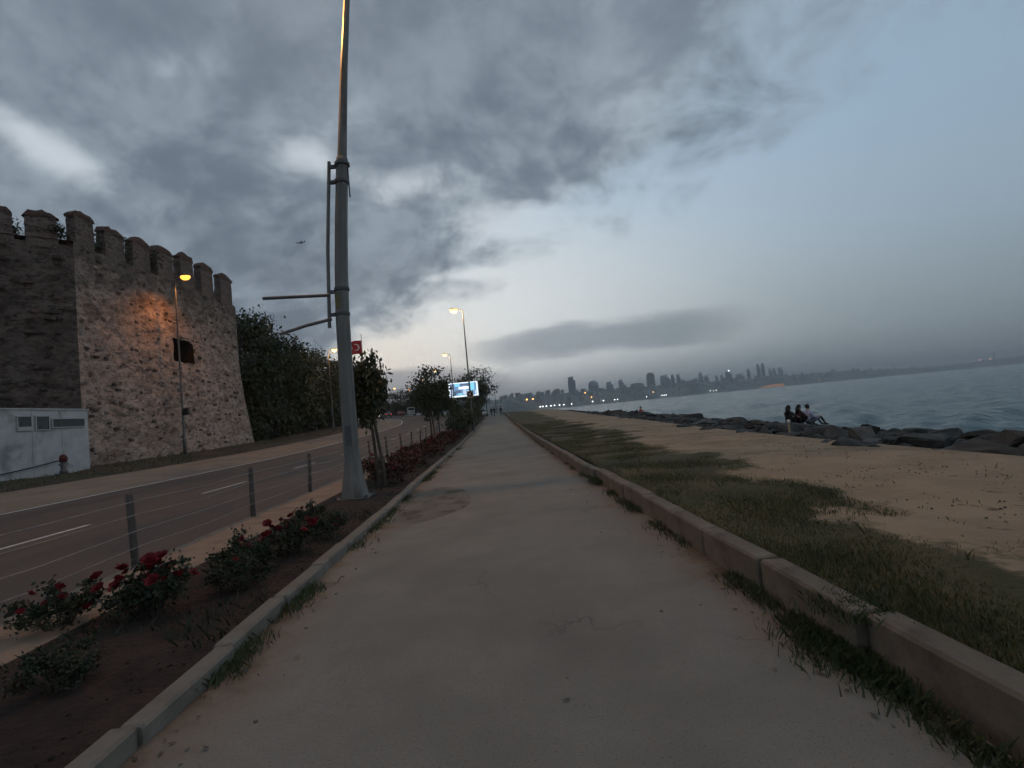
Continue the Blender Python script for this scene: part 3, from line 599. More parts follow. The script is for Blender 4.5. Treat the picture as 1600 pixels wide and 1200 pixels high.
# merlons with brick copings
def merlon(p, dr, w, zb, h, th=0.6, mat='fort_merlon', shape=0):
    h += random.uniform(-.16, .14); w *= random.uniform(.92, 1.06)
    dr = Vector(dr); nm = Vector((dr.y, -dr.x)); ang = math.atan2(dr.y, dr.x); nu, nvv = 7, 8
    c = Vector(p) - nm * th * 0.5
    e = MB(); rings = []
    for j in range(nvv):
        f = j / (nvv - 1); ring = []
        for k in range(24):
            a = 2 * math.pi * k / 24; cx, sy_ = math.cos(a), math.sin(a); s = 1 / max(abs(cx), abs(sy_))
            x = max(-1, min(1, cx * s * 1.0)) * w / 2 * (1 - 0.04 * f); y = max(-1, min(1, sy_ * s)) * th / 2 * (1 - 0.08 * f)
            n_ = MN.noise(Vector((c.x * 3 + x * 1.8, c.y * 3 + y * 1.8, f * h * 1.9))) + .5 * MN.noise(Vector((c.x * 3 + x * 4.8, c.y * 3 + y * 4.8, f * h * 5))); r = 1 + 0.075 * n_
            ring.append((x * r, y * r, f * h + 0.06 * MN.noise(Vector((c.y + x, y, f * 3 + 9)))))
        rings += ring
    fs = [(j * 24 + k, j * 24 + (k + 1) % 24, (j + 1) * 24 + (k + 1) % 24, (j + 1) * 24 + k) for j in range(nvv - 1) for k in range(24)] + [tuple(range((nvv - 1) * 24, nvv * 24))]
    o = e.add(rings, fs).build('merlon', mat, fort, (c.x - FO.x, c.y - FO.y, zb - FO.z), ang)
    o.rotation_euler = (random.uniform(-.02, .02), random.uniform(-.02, .02), ang + random.uniform(-.04, .04))
    q = MB(); ww, tt_ = w * .5, th * .5; tops = [(1.02, 0, .0), (1.03, .12, 0), (.78, .28 + .12 * shape, 0), (.34, .40 + .22 * shape, 0)]; vs = []
    for s, z, _ in tops:
        for i_, j_ in ((-1, -1), (-.33, -1), (.33, -1), (1, -1), (1, 1), (.33, 1), (-.33, 1), (-1, 1)):
            vs.append((ww * s * i_ + random.uniform(-.10, .10), tt_ * (s if s > .8 else s + .2) * j_ + random.uniform(-.04, .04), z + random.uniform(-.07, .09)))
    fs = [(r * 8 + k, r * 8 + (k + 1) % 8, (r + 1) * 8 + (k + 1) % 8, (r + 1) * 8 + k) for r in range(3) for k in range(8)] + [tuple(range(24, 32))]
    q.add(vs, fs).build('coping', 'fort_cap', o, (0, 0, h - 0.04))
for (a, b_, zb, h) in ((32.0, 33.75, 14.4, 1.9), (34.45, 36.55, 14.4, 1.85), (36.95, 39.2, 14.5, 1.85), (39.75, 42.0, 14.5, 2.05), (42.6, 45.0, 14.55, 2.3), (45.6, 48.0, 14.55, 2.4), (48.75, 51.2, 14.55, 2.45)):
    merlon((-25.0, (a + b_) / 2), (0, 1), (b_ - a) * .86, zb - .1, h + .15, shape=1 if a > 36 else .4)
obd = (Vector(C0) - Vector(OB0)); obd = obd / obd.length
for dd, w in ((1.40, 1.42), (3.30, 1.42), (5.2, 1.4), (7.2, 1.4), (9.2, 1.4), (11.2, 1.4), (13.2, 1.4)):
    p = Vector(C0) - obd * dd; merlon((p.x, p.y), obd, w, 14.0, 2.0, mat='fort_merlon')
# proud stones set in the mortar
def stone_mesh(k):
    b = MB(); rings = []
    for rad, dep in ((1.06, 0), (1.0, .6), (.72, 1.0)):
        for q in range(8):
            a = 2 * math.pi * q / 8; s = 1 / max(abs(math.cos(a)), abs(math.sin(a))) ** .6; r = rad * s * (1 + .18 * MN.noise(Vector((math.cos(a) * 1.5, math.sin(a) * 1.5, k * 7.7))))
            rings.append((dep, math.cos(a) * r * .5, math.sin(a) * r * .5))
    return b.add(rings, [(i * 8 + q, i * 8 + (q + 1) % 8, (i + 1) * 8 + (q + 1) % 8, (i + 1) * 8 + q) for i in range(2) for q in range(8)] + [tuple(range(16, 24))]).mesh('stone')
smesh = {}
for mt in ('stone_pale', 'stone_brown', 'stone_dark'):
    smesh[mt] = []
    for k in range(4): m_ = stone_mesh(k + len(smesh)); m_.materials.append(M[mt]); smesh[mt].append(m_)
for i in range(290):
    if i < 205:
        u = random.uniform(.3, 19.3); z = random.uniform(.6, 14.0); z = round(z / .42) * .42 + random.uniform(-.06, .06)
        if 8.9 < u < 12.4 and 7.7 < z < 10.5: continue
        bt = 1.0 * max(0, 1 - (z - .2) / 9) ** 1.3 * min(1, u / 14); p = Vector((-25.0 + bt, C0[1] + u, z)); ang = 0.0; kinds = ('stone_brown', 'stone_brown', 'stone_dark', 'stone_pale')
    else:
        u = random.uniform(.5, 6.5); z = round(random.uniform(3.5, 13.8) / .42) * .42; q = Vector(C0) - obd * u; p = Vector((q.x, q.y, z)); ang = math.atan2(-obd.x, obd.y)
        p.x += obd.y * .2; p.y -= obd.x * .2; kinds = ('stone_dark', 'stone_dark', 'stone_brown'); 
    o = link('stone', random.choice(smesh[random.choice(kinds)]), '', fort, (p.x - FO.x - .06, p.y - FO.y, p.z - FO.z)); o.scale = (random.uniform(.08, .15), random.uniform(.22, .5), random.uniform(.14, .26)); o.rotation_euler = (random.uniform(-.1, .1), 0, ang)

# ------------------------------------------------------------------ foliage helpers
def leaves(b, centers, size, rng, up=0.0, aspect=2.0, mi=0):
    n = len(centers); d = rng.normal(size=(n, 3)); d[:, 2] += up; d /= np.linalg.norm(d, axis=1)[:, None]
    w = np.cross(d, rng.normal(size=(n, 3))); w /= np.linalg.norm(w, axis=1)[:, None]
    s = size * rng.uniform(.6, 1.35, n)[:, None]; c = np.asarray(centers)
    q = np.stack([c - d * s * .5 * aspect * .5, c + w * s * .28, c + d * s * .5 * aspect * .5, c - w * s * .28], 1).reshape(-1, 3)
    o = len(b.v); b.v.extend(map(tuple, q.tolist())); b.f.extend([(o + 4 * i, o + 4 * i + 1, o + 4 * i + 2, o + 4 * i + 3) for i in range(n)]); b.mi.extend([mi] * n)
def crown_points(rng, n, cz, rx, rzv, clumps, spread, core=0.25, spz=.75):
    pts = []; cc = []
    for k in range(clumps):
        v = rng.normal(size=3); v /= np.linalg.norm(v); r = rng.uniform(core, 1.0) ** .55; cc.append((v[0] * rx * r, v[1] * rx * r, cz + v[2] * rzv * r * (1.0 if v[2] > 0 else .85)))
    wts = rng.uniform(.5, 1.5, clumps); wts /= wts.sum()
    for k, m in enumerate(rng.multinomial(n, wts)): pts.append(np.array(cc[k]) + rng.normal(size=(m, 3)) * spread * rng.uniform(.7, 1.3) * np.array([1, 1, spz]))
    return np.concatenate(pts), cc
def tree_meshes(seed, H, rx, rzv, cz, nleaf, lsize, leaf, bark, clumps=40, spread=.5, up=0.0, trunk_r=.2, lean=(0, 0), twin=False, fork=None, spz=.75, aspect=2.0):
    rng = np.random.default_rng(seed); fz = fork or max(.6, cz - rzv * .8); b = MB()
    for tw in ((0, 1) if twin else (0,)):
        ox = tw * trunk_r * 3.0; b.tube([(ox, 0, -.3), (ox + lean[0] * .3, lean[1] * .3, fz * .4), (ox * .6 + lean[0] * .8, lean[1] * .8, fz), (lean[0], lean[1], cz)], [trunk_r * 1.15, trunk_r * .9, trunk_r * .75, trunk_r * .4], 8)
    pts, cc = crown_points(rng, nleaf, cz, rx, rzv, clumps, spread, spz=spz)
    for c in cc[:14]:
        s_ = Vector((lean[0] * .9, lean[1] * .9, fz * .95 + rng.uniform(0, .4) * (cz - fz))); e_ = Vector((c[0] + lean[0], c[1] + lean[1], c[2])); m_ = (s_ + e_) / 2 + Vector((0, 0, .12 * rzv)); b.tube([s_, m_, e_], [trunk_r * .42, trunk_r * .28, trunk_r * .1], 5)
    pts[:, 0] += lean[0]; pts[:, 1] += lean[1]; pts = pts[pts[:, 2] > fz * .55]
    cb = MB(); leaves(cb, pts, lsize, rng, up, aspect)
    tm = b.mesh('trunk', True); tm.materials.append(M[bark]); cm = cb.mesh('crown'); cm.materials.append(M[leaf]); return tm, cm
def tree(name, meshes, loc, label, rzv=0.0, sc=1.0, group=None, cat='tree', scz=None):
    e = empty(name, loc, rzv); e.scale = (sc, sc, scz or sc); link('trunk', meshes[0], '', e); link('crown', meshes[1], '', e); return tag(e, label, cat, group)
gz = lambda x, y: (rz(y) + .5 if x < LE(y) - 1 else (pz(y) + (rz(y) - pz(y)) * min(1, max(0, (x + 2.2) / (RE(y) + 3.2 - .0))) + .05))
big = [tree_meshes(11, 14, 3.6, 6.6, 8.0, 7500, .40, 'leaf_dark', 'bark', 60, .75, trunk_r=.26, fork=2.5), tree_meshes(12, 13, 4.0, 5.6, 7.2, 7500, .40, 'leaf_mid', 'bark_pale', 60, .8, trunk_r=.22, fork=3.0), tree_meshes(13, 12, 3.4, 5.4, 6.6, 6500, .38, 'leaf_olive', 'bark_pale', 55, .7, trunk_r=.2, fork=2.6)]
BT = [(-26.5, 56.0, 0, 1.02, 'tallest dark broadleaf tree right beside the fortress corner'), (-24.2, 60.5, 0, .86, 'second dark tree right of the fortress corner'), (-26.5, 65.5, 1, 1.0, 'spreading tree behind the unlit sign arms'), (-25.0, 72, 1, .84, 'pale trunked tree left of the tall grey pole beyond the road'),
      (-26.5, 79, 2, 1.0, 'olive green tree just left of the tall grey pole beyond the road'), (-25.5, 88, 2, .86, 'olive green tree hidden partly behind the tall grey pole'), (-28.5, 96, 0, .84, 'dark tree beneath the red flag'), (-30, 106, 1, .72, 'tree on the far roadside right of the flag pole'),
      (-36.5, 116, 0, .7, 'dark tree at the outside of the road bend'), (-45, 128, 1, .75, 'farther tree at the outside of the road bend'), (-33, 61, 0, .95, 'tree in the second row behind the fortress corner'), (-34, 73, 1, .95, 'tree in the second row behind the pale trunked tree'), (-36, 86, 0, .9, 'tree in the second row left of the flag pole'), (-40, 100, 1, .85, 'tree in the second row behind the flag pole')]
for i, (x, y, k, s, lab) in enumerate(BT): tree('broadleaf_tree', big[k], (x, y, gz(x, y) - .1), lab, i * 1.9, s, 'trees along the far side of the road')
md = [tree_meshes(21, 6, 2.3, 2.3, 4.0, 3000, .26, 'leaf_dark', 'bark', 42, .42, trunk_r=.12), tree_meshes(22, 6, 2.6, 2.5, 3.7, 3000, .27, 'leaf_mid', 'bark', 42, .46, trunk_r=.13)]
MT = [(-3.4, 93, 0, 1.42, 'round topped tree rising behind the lit screen', None), (-7.2, 90, 1, 1.15, 'tree left of the lit screen', None), (-4.6, 60, 0, .50, 'low tree under the lit screen', None), (-3.2, 70, 1, .62, 'small leafy tree under the right end of the lit screen', None), (-10.2, 99, 0, 1.15, 'tree right of the road bend, nearer one', None), (-13.5, 113, 1, 1.3, 'tree right of the road bend, farther one', None),
      (-21, 135, 0, 1.25, 'dark tree at the inside of the road bend', None), (-28, 152, 1, 1.4, 'tree behind the parked vehicles', None), (-37, 162, 0, 1.5, 'dark tree left of the parked vehicles', None), (-46, 170, 1, 1.5, 'tree at the far end of the visible road', None), (-17, 150, 1, 1.4, 'broad tree in the distance left of the lit screen', None), (-3.4, 104, 0, .9, 'small tree beside the far end of the path', None), (-3.4, 83, 1, .55, 'low tree left of the far end of the path', None)]
for i, (x, y, k, s, lab, _) in enumerate(MT): tree('roadside_tree', md[k], (x, y, gz(x, y) - .1), lab, i * 2.3, s, 'trees between the road and the path')
t1 = tree_meshes(31, 3.2, .44, .80, 2.36, 2900, .105, 'leaf_olive', 'bark', 52, .06, up=1.6, spz=2.6, aspect=3.0, trunk_r=.045, lean=(-.12, 0), twin=True, fork=1.6)
tree('young_tree', t1, (-2.95, 12.6, .05), 'young spiky tree with twin leaning trunks right behind the tall grey pole', 0, 1.0, None)
t2 = tree_meshes(32, 4.2, 1.0, 1.25, 2.85, 2200, .16, 'leaf_mid', 'bark', 40, .22, up=.4, trunk_r=.06, twin=True, fork=1.5)
tree('young_tree', t2, (-3.9, 30.5, .05), 'bushy young tree beside the fence in front of the lit screen', 0.4, 1.12, None)
t3 = tree_meshes(33, 4.0, 1.1, 1.2, 2.5, 2200, .17, 'leaf_dark', 'bark', 40, .24, trunk_r=.06, fork=1.2)
tree('young_tree', t3, (-4.2, 37.5, .1), 'second bushy young tree farther along the fence', 1.4, 1.0, None)
hd = [tree_meshes(35 + k, 3.6, 2.1, 1.6, 1.75, 2600, .36, l, 'bark', 40, .45, trunk_r=.08, fork=.4) for k, l in enumerate(('leaf_dark', 'leaf_mid'))]
for i in range(20):
    y = 54.5 + i * 3.1; x = -26.2 + 1.0 * math.sin(i * 2.1) - (max(0, -15 - LE(y)) * 1.0); e = empty('understory_bush', (x, y, gz(x, y) - .1), i * 1.1); e.scale = (1.0 + .25 * (i % 3), 1.0 + .25 * (i % 3), .95 + .35 * ((i * 2) % 3)); link('stem', hd[i % 2][0], '', e); link('foliage', hd[i % 2][1], '', e)
    tag(e, 'dense dark bush filling the ground below the far roadside trees', 'bush', 'bushes below the far roadside trees')
for i in range(9):
    x = -14 - i * 4.6; y = 158 + 2.2 * math.sin(i * 1.7) + i * 1.2; e = empty('roadside_bush', (x, y, rz(y) - .1), i * 1.3); e.scale = (1.35, 1.35, 1.0 + .3 * (i % 3)); link('stem', hd[i % 2][0], '', e); link('foliage', hd[i % 2][1], '', e)
    tag(e, 'dark bush closing the view behind the vehicles at the road bend', 'bush', 'bushes behind the road bend')
# shrubs in the bed far along, and plants rooted on the rampart
sh = [tree_meshes(41 + k, 1.2, .62, .5, .62, 900, .12, l, 'bark', 22, .14, trunk_r=.03, fork=.2) for k, l in enumerate(('leaf_dark', 'leaf_mid', 'leaf_olive'))]
def shrub(name, me, loc, label, r, sc, group):
    e = empty(name, loc, r); e.scale = (sc,) * 3; link('stem', me[0], '', e); link('foliage', me[1], '', e); return tag(e, label, 'shrub', group)
for i in range(12): y = 39 + i * 3.4; shrub('evergreen_shrub', sh[i % 3], (-2.9 - .5 * (i % 2), y, gz(-3, y)), 'dark evergreen shrub in the bed between the path and the lit screen', i * 1.3, 1.25 + .4 * ((i * 7) % 3) / 2, 'evergreen shrubs along the far bed')
for i, (yy, xx, s, lab) in enumerate(((34.1, -26.0, 1.5, 'leafy plant in the wide gap above the fortress corner'), (36.8, -25.9, 1.7, 'leafy plant behind the third merlon of the tower'), (39.5, -25.9, 1.8, 'leafy plant in the gap at the middle of the tower battlement'), (31.6, -26.0, 1.2, 'leafy plant in the battlement gap left of the fortress corner'), (30.3, -27.8, 1.2, 'leafy plant in the leftmost battlement gap'))):
    shrub('rampart_shrub', sh[i % 3], (xx, yy, 14.4), lab, i, s, 'plants growing on the battlements')

# ------------------------------------------------------------------ rose bushes
def bloom_mesh(mat):
    b = MB()
    for ring, (n, r, z, tilt) in enumerate(((6, .048, 0, .5), (5, .034, .012, .9), (3, .016, .022, 1.2))):
        for k in range(n):
            a = 2 * math.pi * (k + ring * .4) / n; c, s = math.cos(a), math.sin(a); w = r * .75
            b.add([(0, 0, z - .02), (c * r - s * w, s * r + c * w, z + r * tilt * .5), (c * r * 1.35, s * r * 1.35, z + r * tilt), (c * r + s * w, s * r - c * w, z + r * tilt * .5)], [(0, 1, 2, 3)])
    me = b.mesh('bloom'); me.materials.append(M[mat]); return me
BL = {'r': bloom_mesh('petal_red'), 'p': bloom_mesh('petal_pink')}
def rose_meshes(seed, rx, h, n, mat, ls=.052):
    rng = np.random.default_rng(seed); pts, cc = crown_points(rng, n, h * .55, rx, h * .42, 26, .055, .1); pts = pts[pts[:, 2] > .02]; b = MB(); leaves(b, pts, ls, rng, .1, 1.7)
    st = MB()
    for c in cc: st.tube([(c[0] * .15, c[1] * .15, -.05), (c[0] * .6, c[1] * .6, c[2] * .6), c], [.007, .006, .004], 5)
    a = b.mesh('foliage'); a.materials.append(M[mat]); s = st.mesh('stem'); s.materials.append(M['bark']); return a, s
RM = [rose_meshes(51 + k, .44, .56, 2600, 'leaf_rose') for k in range(3)] + [rose_meshes(61 + k, .55, .55, 800, 'leaf_russet', .085) for k in range(2)]
def rose(loc, k, sc, label, blooms, group, mat='r', seed=0):
    e = empty('rose_bush', loc, seed * 1.7); e.scale = (sc,) * 3; link('foliage', RM[k][0], '', e); link('stem', RM[k][1], '', e); rg = np.random.default_rng(seed + 90)
    for q in range(blooms):
        a = rg.uniform(0, 6.28); r = rg.uniform(.05, .42); cl_ = q % 3
        o = link('bloom', BL[mat], '', e, (math.cos(a) * r, math.sin(a) * r, .40 + rg.uniform(-.06, .22) - r * .25)); o.scale = (rg.uniform(.7, 1.2),) * 3; o.rotation_euler = (rg.uniform(-.7, .7), rg.uniform(-.7, .7), a)
    tag(e, label, 'rose bush', group)
GR = 'rose bushes in the planting bed'
RB = [(-4.0, 4.75, 0, .85, 'rose bush with a few dark blooms at the far left of the frame', 9), (-3.30, 4.85, 1, 1.05, 'rose bush with the largest cluster of red blooms nearest the first fence post', 24), (-2.72, 5.35, 2, .72, 'low leafy rose bush with hardly a bloom near the grey kerb', 2), (-2.95, 6.0, 0, .95, 'leafy dark rose bush between the two red clusters', 4), (-2.75, 6.65, 1, .95, 'rose bush with a tall red cluster left of the tall pole base', 14), (-2.55, 7.4, 2, .75, 'small rose bush with faded red blooms beside the kerb', 6), (-3.15, 8.6, 0, .75, 'small green rose bush in front of the tall pole base', 2), (-3.0, 3.55, 2, .6, 'low bushy rose at the lower left with no bloom', 0)]
for i, (x, y, k, s, lab, nb) in enumerate(RB): rose((x, y, .05), k, s * .9, lab, nb, GR, 'r', i)
for i in range(20):
    y = 13.2 + i * 1.25; rose((-2.72 - .45 * (i % 2) - .15 * ((i * 5) % 3), y, gz(-3, y)), 3 + i % 2, 1.0 + .25 * ((i * 3) % 4) / 3, 'russet leaved rose bush in the long row beyond the tall grey pole', 5 if i < 9 else 2, 'russet rose bushes beyond the pole', 'p' if i % 3 == 1 else 'r', 20 + i)

# ------------------------------------------------------------------ grass, weeds, clods
def blades(name, mat, pts, hgt, wid, rng, label, lean=.45):
    n = len(pts); p = np.asarray(pts); a = rng.uniform(0, 6.283, n); d = np.stack([np.cos(a), np.sin(a), np.zeros(n)], 1); w = np.stack([-np.sin(a), np.cos(a), np.zeros(n)], 1)
    h = hgt * rng.uniform(.45, 1.3, n)[:, None]; wd = wid * rng.uniform(.6, 1.3, n)[:, None]; l = lean * rng.uniform(.2, 1.5, n)[:, None]
    up = np.array([0, 0, 1.0]); v = np.stack([p - w * wd, p + w * wd, p + up * h * .6 + d * h * l * .4 + w * wd * .6, p + up * h + d * h * l], 1).reshape(-1, 3)
    me = D.meshes.new(name); i = np.arange(n) * 4; f = np.concatenate([np.stack([i, i + 1, i + 2], 1), np.stack([i, i + 2, i + 3], 1)]); me.from_pydata(v.tolist(), [], f.tolist()); me.update()
    return tag(link(name, me, mat), label, 'grass', None, 'stuff')
rg = np.random.default_rng(5); pts = []
for _ in range(210000):
    y = 1.5 + 45 * rg.random() ** 2.0; w_ = GE(y) + 1.6; x = LW(y) + (w_ - LW(y)) * rg.random()
    if cover(x, y) + .5 * MN.noise(Vector((x * 3.5, y * 3.0, 1.2))) - (.5 if x < 2.5 else 0) > rg.uniform(-.75, .3): continue
    t_ = max(0, (x - GE(y)) / max(.1, SE(y) + .5 - GE(y))); pts.append((x, y, pz(y) + .205 - .03 * t_))
blades('grass', 'grass_blade', pts, .042, .0042, rg, 'thin dry green grass over the lawn beside the right hand kerb')
pts = []
for _ in range(24000):
    y = 1.2 + 26 * rg.random() ** 1.6
    if rg.random() < .5:
        if MN.noise(Vector((y * .9, 3.1, 0))) < .02 + .3 * rg.random(): continue
        x = PL - .02 + abs(rg.normal()) * .09
    else:
        if MN.noise(Vector((y * 1.1, 8.1, 0))) < -.05 + .3 * rg.random() and not 2.6 < y < 3.6: continue
        x = PR - .02 - abs(rg.normal()) * .08
    pts.append((x, y, pz(y)))
for _ in range(1600): pts.append((1.9 + rg.normal() * .12, 3.05 + rg.normal() * .22, 0.0))
for _ in range(700): pts.append((2.05 + rg.normal() * .10, 3.12 + rg.normal() * .12, 0.2))
for _ in range(900): pts.append((1.95 + rg.normal() * .10, 10.3 + rg.normal() * .25, 0.05))
tw = []
for _ in range(900):
    y = 2 + 24 * rg.random() ** 1.5; x = LW(y) + (GE(y) - LW(y)) * rg.random()
    if cover(x, y) > -.25 or MN.noise(Vector((x * 1.8, y * 1.5, 21.0))) < .18: continue
    for q in range(5): tw.append((x + rg.normal() * .03, y + rg.normal() * .03, pz(y) + .2))
blades('tall_weeds', 'grass_blade', tw, .13, .004, rg, 'taller dry weeds standing here and there in the lawn', .5)
blades('weeds', 'weed', pts, .07, .0045, rg, 'tufts of weeds growing along the foot of both kerbs', .7)
b = MB()
for _ in range(900):
    y = 1.2 + 14 * rg.random() ** 1.3; x = -2.3 - 1.45 * rg.random(); s = rg.uniform(.008, .022); z = .072 + .04 * MN.noise(Vector((x * .9, y * .9, 3.3)))
    b.box((x, y, z), (s * rg.uniform(.8, 1.8), s, s * .8), rg.uniform(0, 3), .6)
tag(b.build('soil_clods', 'soil'), 'crumbly dark soil clods scattered over the planting bed', 'soil', None, 'stuff')
pts = []
for _ in range(5000):
    y = 1.0 + 22 * rg.random() ** 1.5; x = -2.25 - 1.5 * rg.random()
    if MN.noise(Vector((x * 1.2, y * .8, 5.5))) < .12: continue
    pts.append((x, y, .06))
blades('bed_weeds', 'leaf_rose', pts, .10, .007, rg, 'sparse weeds growing between the rose bushes', .8)
lit = MB()
for _ in range(46):
    y = 2.2 + 9 * rg.random(); x = rg.choice([PL + .12 + abs(rg.normal()) * .2, PR - .12 - abs(rg.normal()) * .25]); s = rg.uniform(.008, .02)
    lit.box((x, y, s * .4), (s * 1.6, s, s * .8), rg.uniform(0, 3), .7)
tag(lit.build('gravel', 'concrete'), 'small pale pebbles lying on the path along the kerbs', 'gravel', None, 'stuff')
fl = MB(); lp = []
for _ in range(260):
    y = 1.6 + 16 * rg.random() ** 1.4; x = rg.choice([PL + .03 + abs(rg.normal()) * .22, PR - .03 - abs(rg.normal()) * .3, rg.uniform(-1.8, 1.7)], p=[.42, .48, .10]); lp.append((x, y, .006 + .004 * rg.random()))
n_ = len(lp); a_ = rg.uniform(0, 6.28, n_); sz_ = rg.uniform(.012, .032, n_)
for (x, y, z), a, q in zip(lp, a_, sz_): c_, s_ = math.cos(a), math.sin(a); fl.add([(x - c_ * q, y - s_ * q, z), (x + s_ * q * .4, y - c_ * q * .4, z + .004), (x + c_ * q, y + s_ * q, z + .006), (x - s_ * q * .4, y + c_ * q * .4, z)], [(0, 1, 2, 3)])
tag(fl.build('fallen_leaves', 'bark'), 'dry brown leaves scattered over the path along the kerbs', 'leaves', None, 'stuff')
fp_ = MB()
for _ in range(170):
    bx_, by_ = RB[rg.integers(7)][:2]; x, y = bx_ + rg.normal() * .3, by_ + rg.normal() * .35; q = rg.uniform(.008, .018); a = rg.uniform(0, 6.28); c_, s_ = math.cos(a), math.sin(a)
    if -3.72 < x < -2.25: fp_.add([(x - c_ * q, y - s_ * q, .115), (x + s_ * q * .8, y - c_ * q * .8, .12), (x + c_ * q, y + s_ * q, .125), (x - s_ * q * .8, y + c_ * q * .8, .118)], [(0, 1, 2, 3)])
tag(fp_.build('fallen_petals', 'petal_red'), 'fallen red petals on the soil under the rose bushes', 'petals', None, 'stuff')
pb = MB()
for _ in range(1100):
    y = 4 + 22 * rg.random() ** 1.5; x = GE(y) + (SE(y) + .3 - GE(y)) * rg.random() ** .8; q = rg.uniform(.005, .020); t_ = max(0, (x - GE(y)) / max(.1, SE(y) + .5 - GE(y)))
    pb.box((x, y, pz(y) + .228 - .055 * t_), (q * rg.uniform(.8, 1.8), q, q * .7), rg.uniform(0, 3), .65)
tag(pb.build('pebbles', 'concrete_dirty'), 'small stones scattered over the bare sand', 'pebbles', None, 'stuff')
pts = []
for _ in range(5200):
    y = 4 + 30 * rg.random() ** 1.5; x = GE(y) + (SE(y) - GE(y)) * rg.random()
    if MN.noise(Vector((x * 1.6, y * 1.3, 11.5))) < .42 or rg.random() < .3: continue
    t_ = max(0, (x - GE(y)) / max(.1, SE(y) + .5 - GE(y))); pts.append((x, y, pz(y) + .22 - .05 * t_))
blades('sand_tufts', 'grass_blade', pts, .045, .005, rg, 'sparse dry tufts on the bare sand', .9)
pts = []
for _ in range(9000):
    y = 10 + 60 * rg.random(); x = LE(y) - 3.9 - 7 * rg.random()
    if MN.noise(Vector((x * .4, y * .2, 1.5))) < -.05: continue
    pts.append((x, y, rz(y) + .36 + .39 * (LE(y) - 3.8 - x) / 7.2))
blades('verge_weeds', 'weed', pts, .11, .02, rg, 'rough dark weeds over the verge below the fortress', .6)

# ------------------------------------------------------------------ breakwater boulders
def rock_mesh(k, sub=3):
    import bmesh
    bm = bmesh.new(); bmesh.ops.create_icosphere(bm, subdivisions=sub, radius=.5)
    rg_ = np.random.default_rng(100 + k); pl = []
    for q in range(11): n_ = rg_.normal(size=3); n_ /= np.linalg.norm(n_); pl.append((Vector(n_), rg_.uniform(.20, .36)))
    pl.append((Vector((rg_.normal() * .12, rg_.normal() * .12, 1)).normalized(), .27))
    for v in bm.verts:
        p = v.co.copy()
        for n_, d in pl:
            e = p.dot(n_) - d
            if e > 0: p -= n_ * e
        v.co = p * (1 + .07 * MN.noise(p * 4 + Vector((k * 5, 0, 0))) + .055 * MN.noise(p * 9 + Vector((k * 5, 3, 0))) + (.035 * MN.noise(p * 19) if sub > 2 else 0))
    me = D.meshes.new('rock'); bm.to_mesh(me); bm.free(); return me
RK = []
for k in range(12): m_ = rock_mesh(k); m_.materials.append(M[('rock', 'rock', 'rock_brown', 'rock_pale')[k % 4]]); RK.append(m_)
RKL = [rock_mesh(k, 2) for k in range(12)]
rk = np.random.default_rng(17); cnt = 0; y = 6.2
while y < 60:
    step = 0.80 + .014 * y; nrow = 6
    for q in range(nrow):
        if cnt >= 292: break
        yy = y + rk.uniform(-.35, .35); x = SE(yy) + .30 + q * (.72 + .006 * y) + rk.uniform(-.25, .25); s = rk.uniform(.7, 1.25) * (1 + .008 * y)
        top = (.13, .20, .22, .17, .04, -.3)[q] + rk.uniform(-.22, .16)
        o = link('boulder', RK[rk.integers(12)], '', None, (x, yy, pz(yy) + top - .03 - s * .20)); o.scale = (s, s * rk.uniform(1.0, 1.7), s * rk.uniform(.5, .8)); o.rotation_euler = (rk.uniform(-.3, .3), rk.uniform(-.3, .3), rk.uniform(0, 6.28))
        tag(o, 'dark grey boulder in the breakwater between the sand and the sea', 'boulder', 'boulders of the breakwater'); cnt += 1
    y += step
b = MB()
for _ in range(1300):
    yy = 5.5 + 55 * rk.random() ** 1.3; f = rk.random(); x = SE(yy) + .05 + 5.2 * f; s = rk.uniform(.35, .8); me_ = RKL[rk.integers(12)]; a = rk.uniform(0, 6.28); c_, s_ = math.cos(a) * s, math.sin(a) * s; fl = rk.uniform(.6, 1.0)
    z = pz(yy) + .12 - .35 * max(0, f - .6) * 4 - s * .2 + rk.uniform(-.15, .08)
    b.add([(x + v.co.x * c_ - v.co.y * s_, yy + v.co.x * s_ + v.co.y * c_, z + v.co.z * s * fl) for v in me_.vertices], [tuple(p.vertices) for p in me_.polygons])
tag(b.build('rubble_stones', 'rock'), 'small dark stones wedged between the boulders of the breakwater', 'rubble', None, 'stuff')
b = MB()
for _ in range(430):
    yy = 62 + 150 * rk.random() ** 1.2; x = SE(yy) + .4 + 5 * rk.random(); s = rk.uniform(1.2, 2.2); me_ = RKL[rk.integers(12)]; a = rk.uniform(0, 6.28); c_, s_ = math.cos(a) * s, math.sin(a) * s
    z = pz(yy) * .7 + .15 - .22 * max(0, x - SE(yy) - 3) - s * .28
    b.add([(x + v.co.x * c_ - v.co.y * s_, yy + v.co.x * s_ + v.co.y * c_, z + v.co.z * s * .9) for v in me_.vertices], [tuple(p.vertices) for p in me_.polygons])
tag(b.build('distant_boulders', 'rock'), 'far end of the boulder breakwater where stones merge together', 'boulders', None, 'stuff')
st = empty('stake', (8.62, 15.0, .15)); tag(st, 'short pale stake with a white top at the sand edge before the seated people', 'stake')
MB().tube([(0, 0, -.15), (.01, 0, .33)], [.035, .03], 7).build('shaft', 'plate_tan', st); MB().lathe([(.03, 0), (.05, .02), (.05, .07), (.02, .1)], 8, (.01, 0, .33)).build('cap', 'white_paint', st)

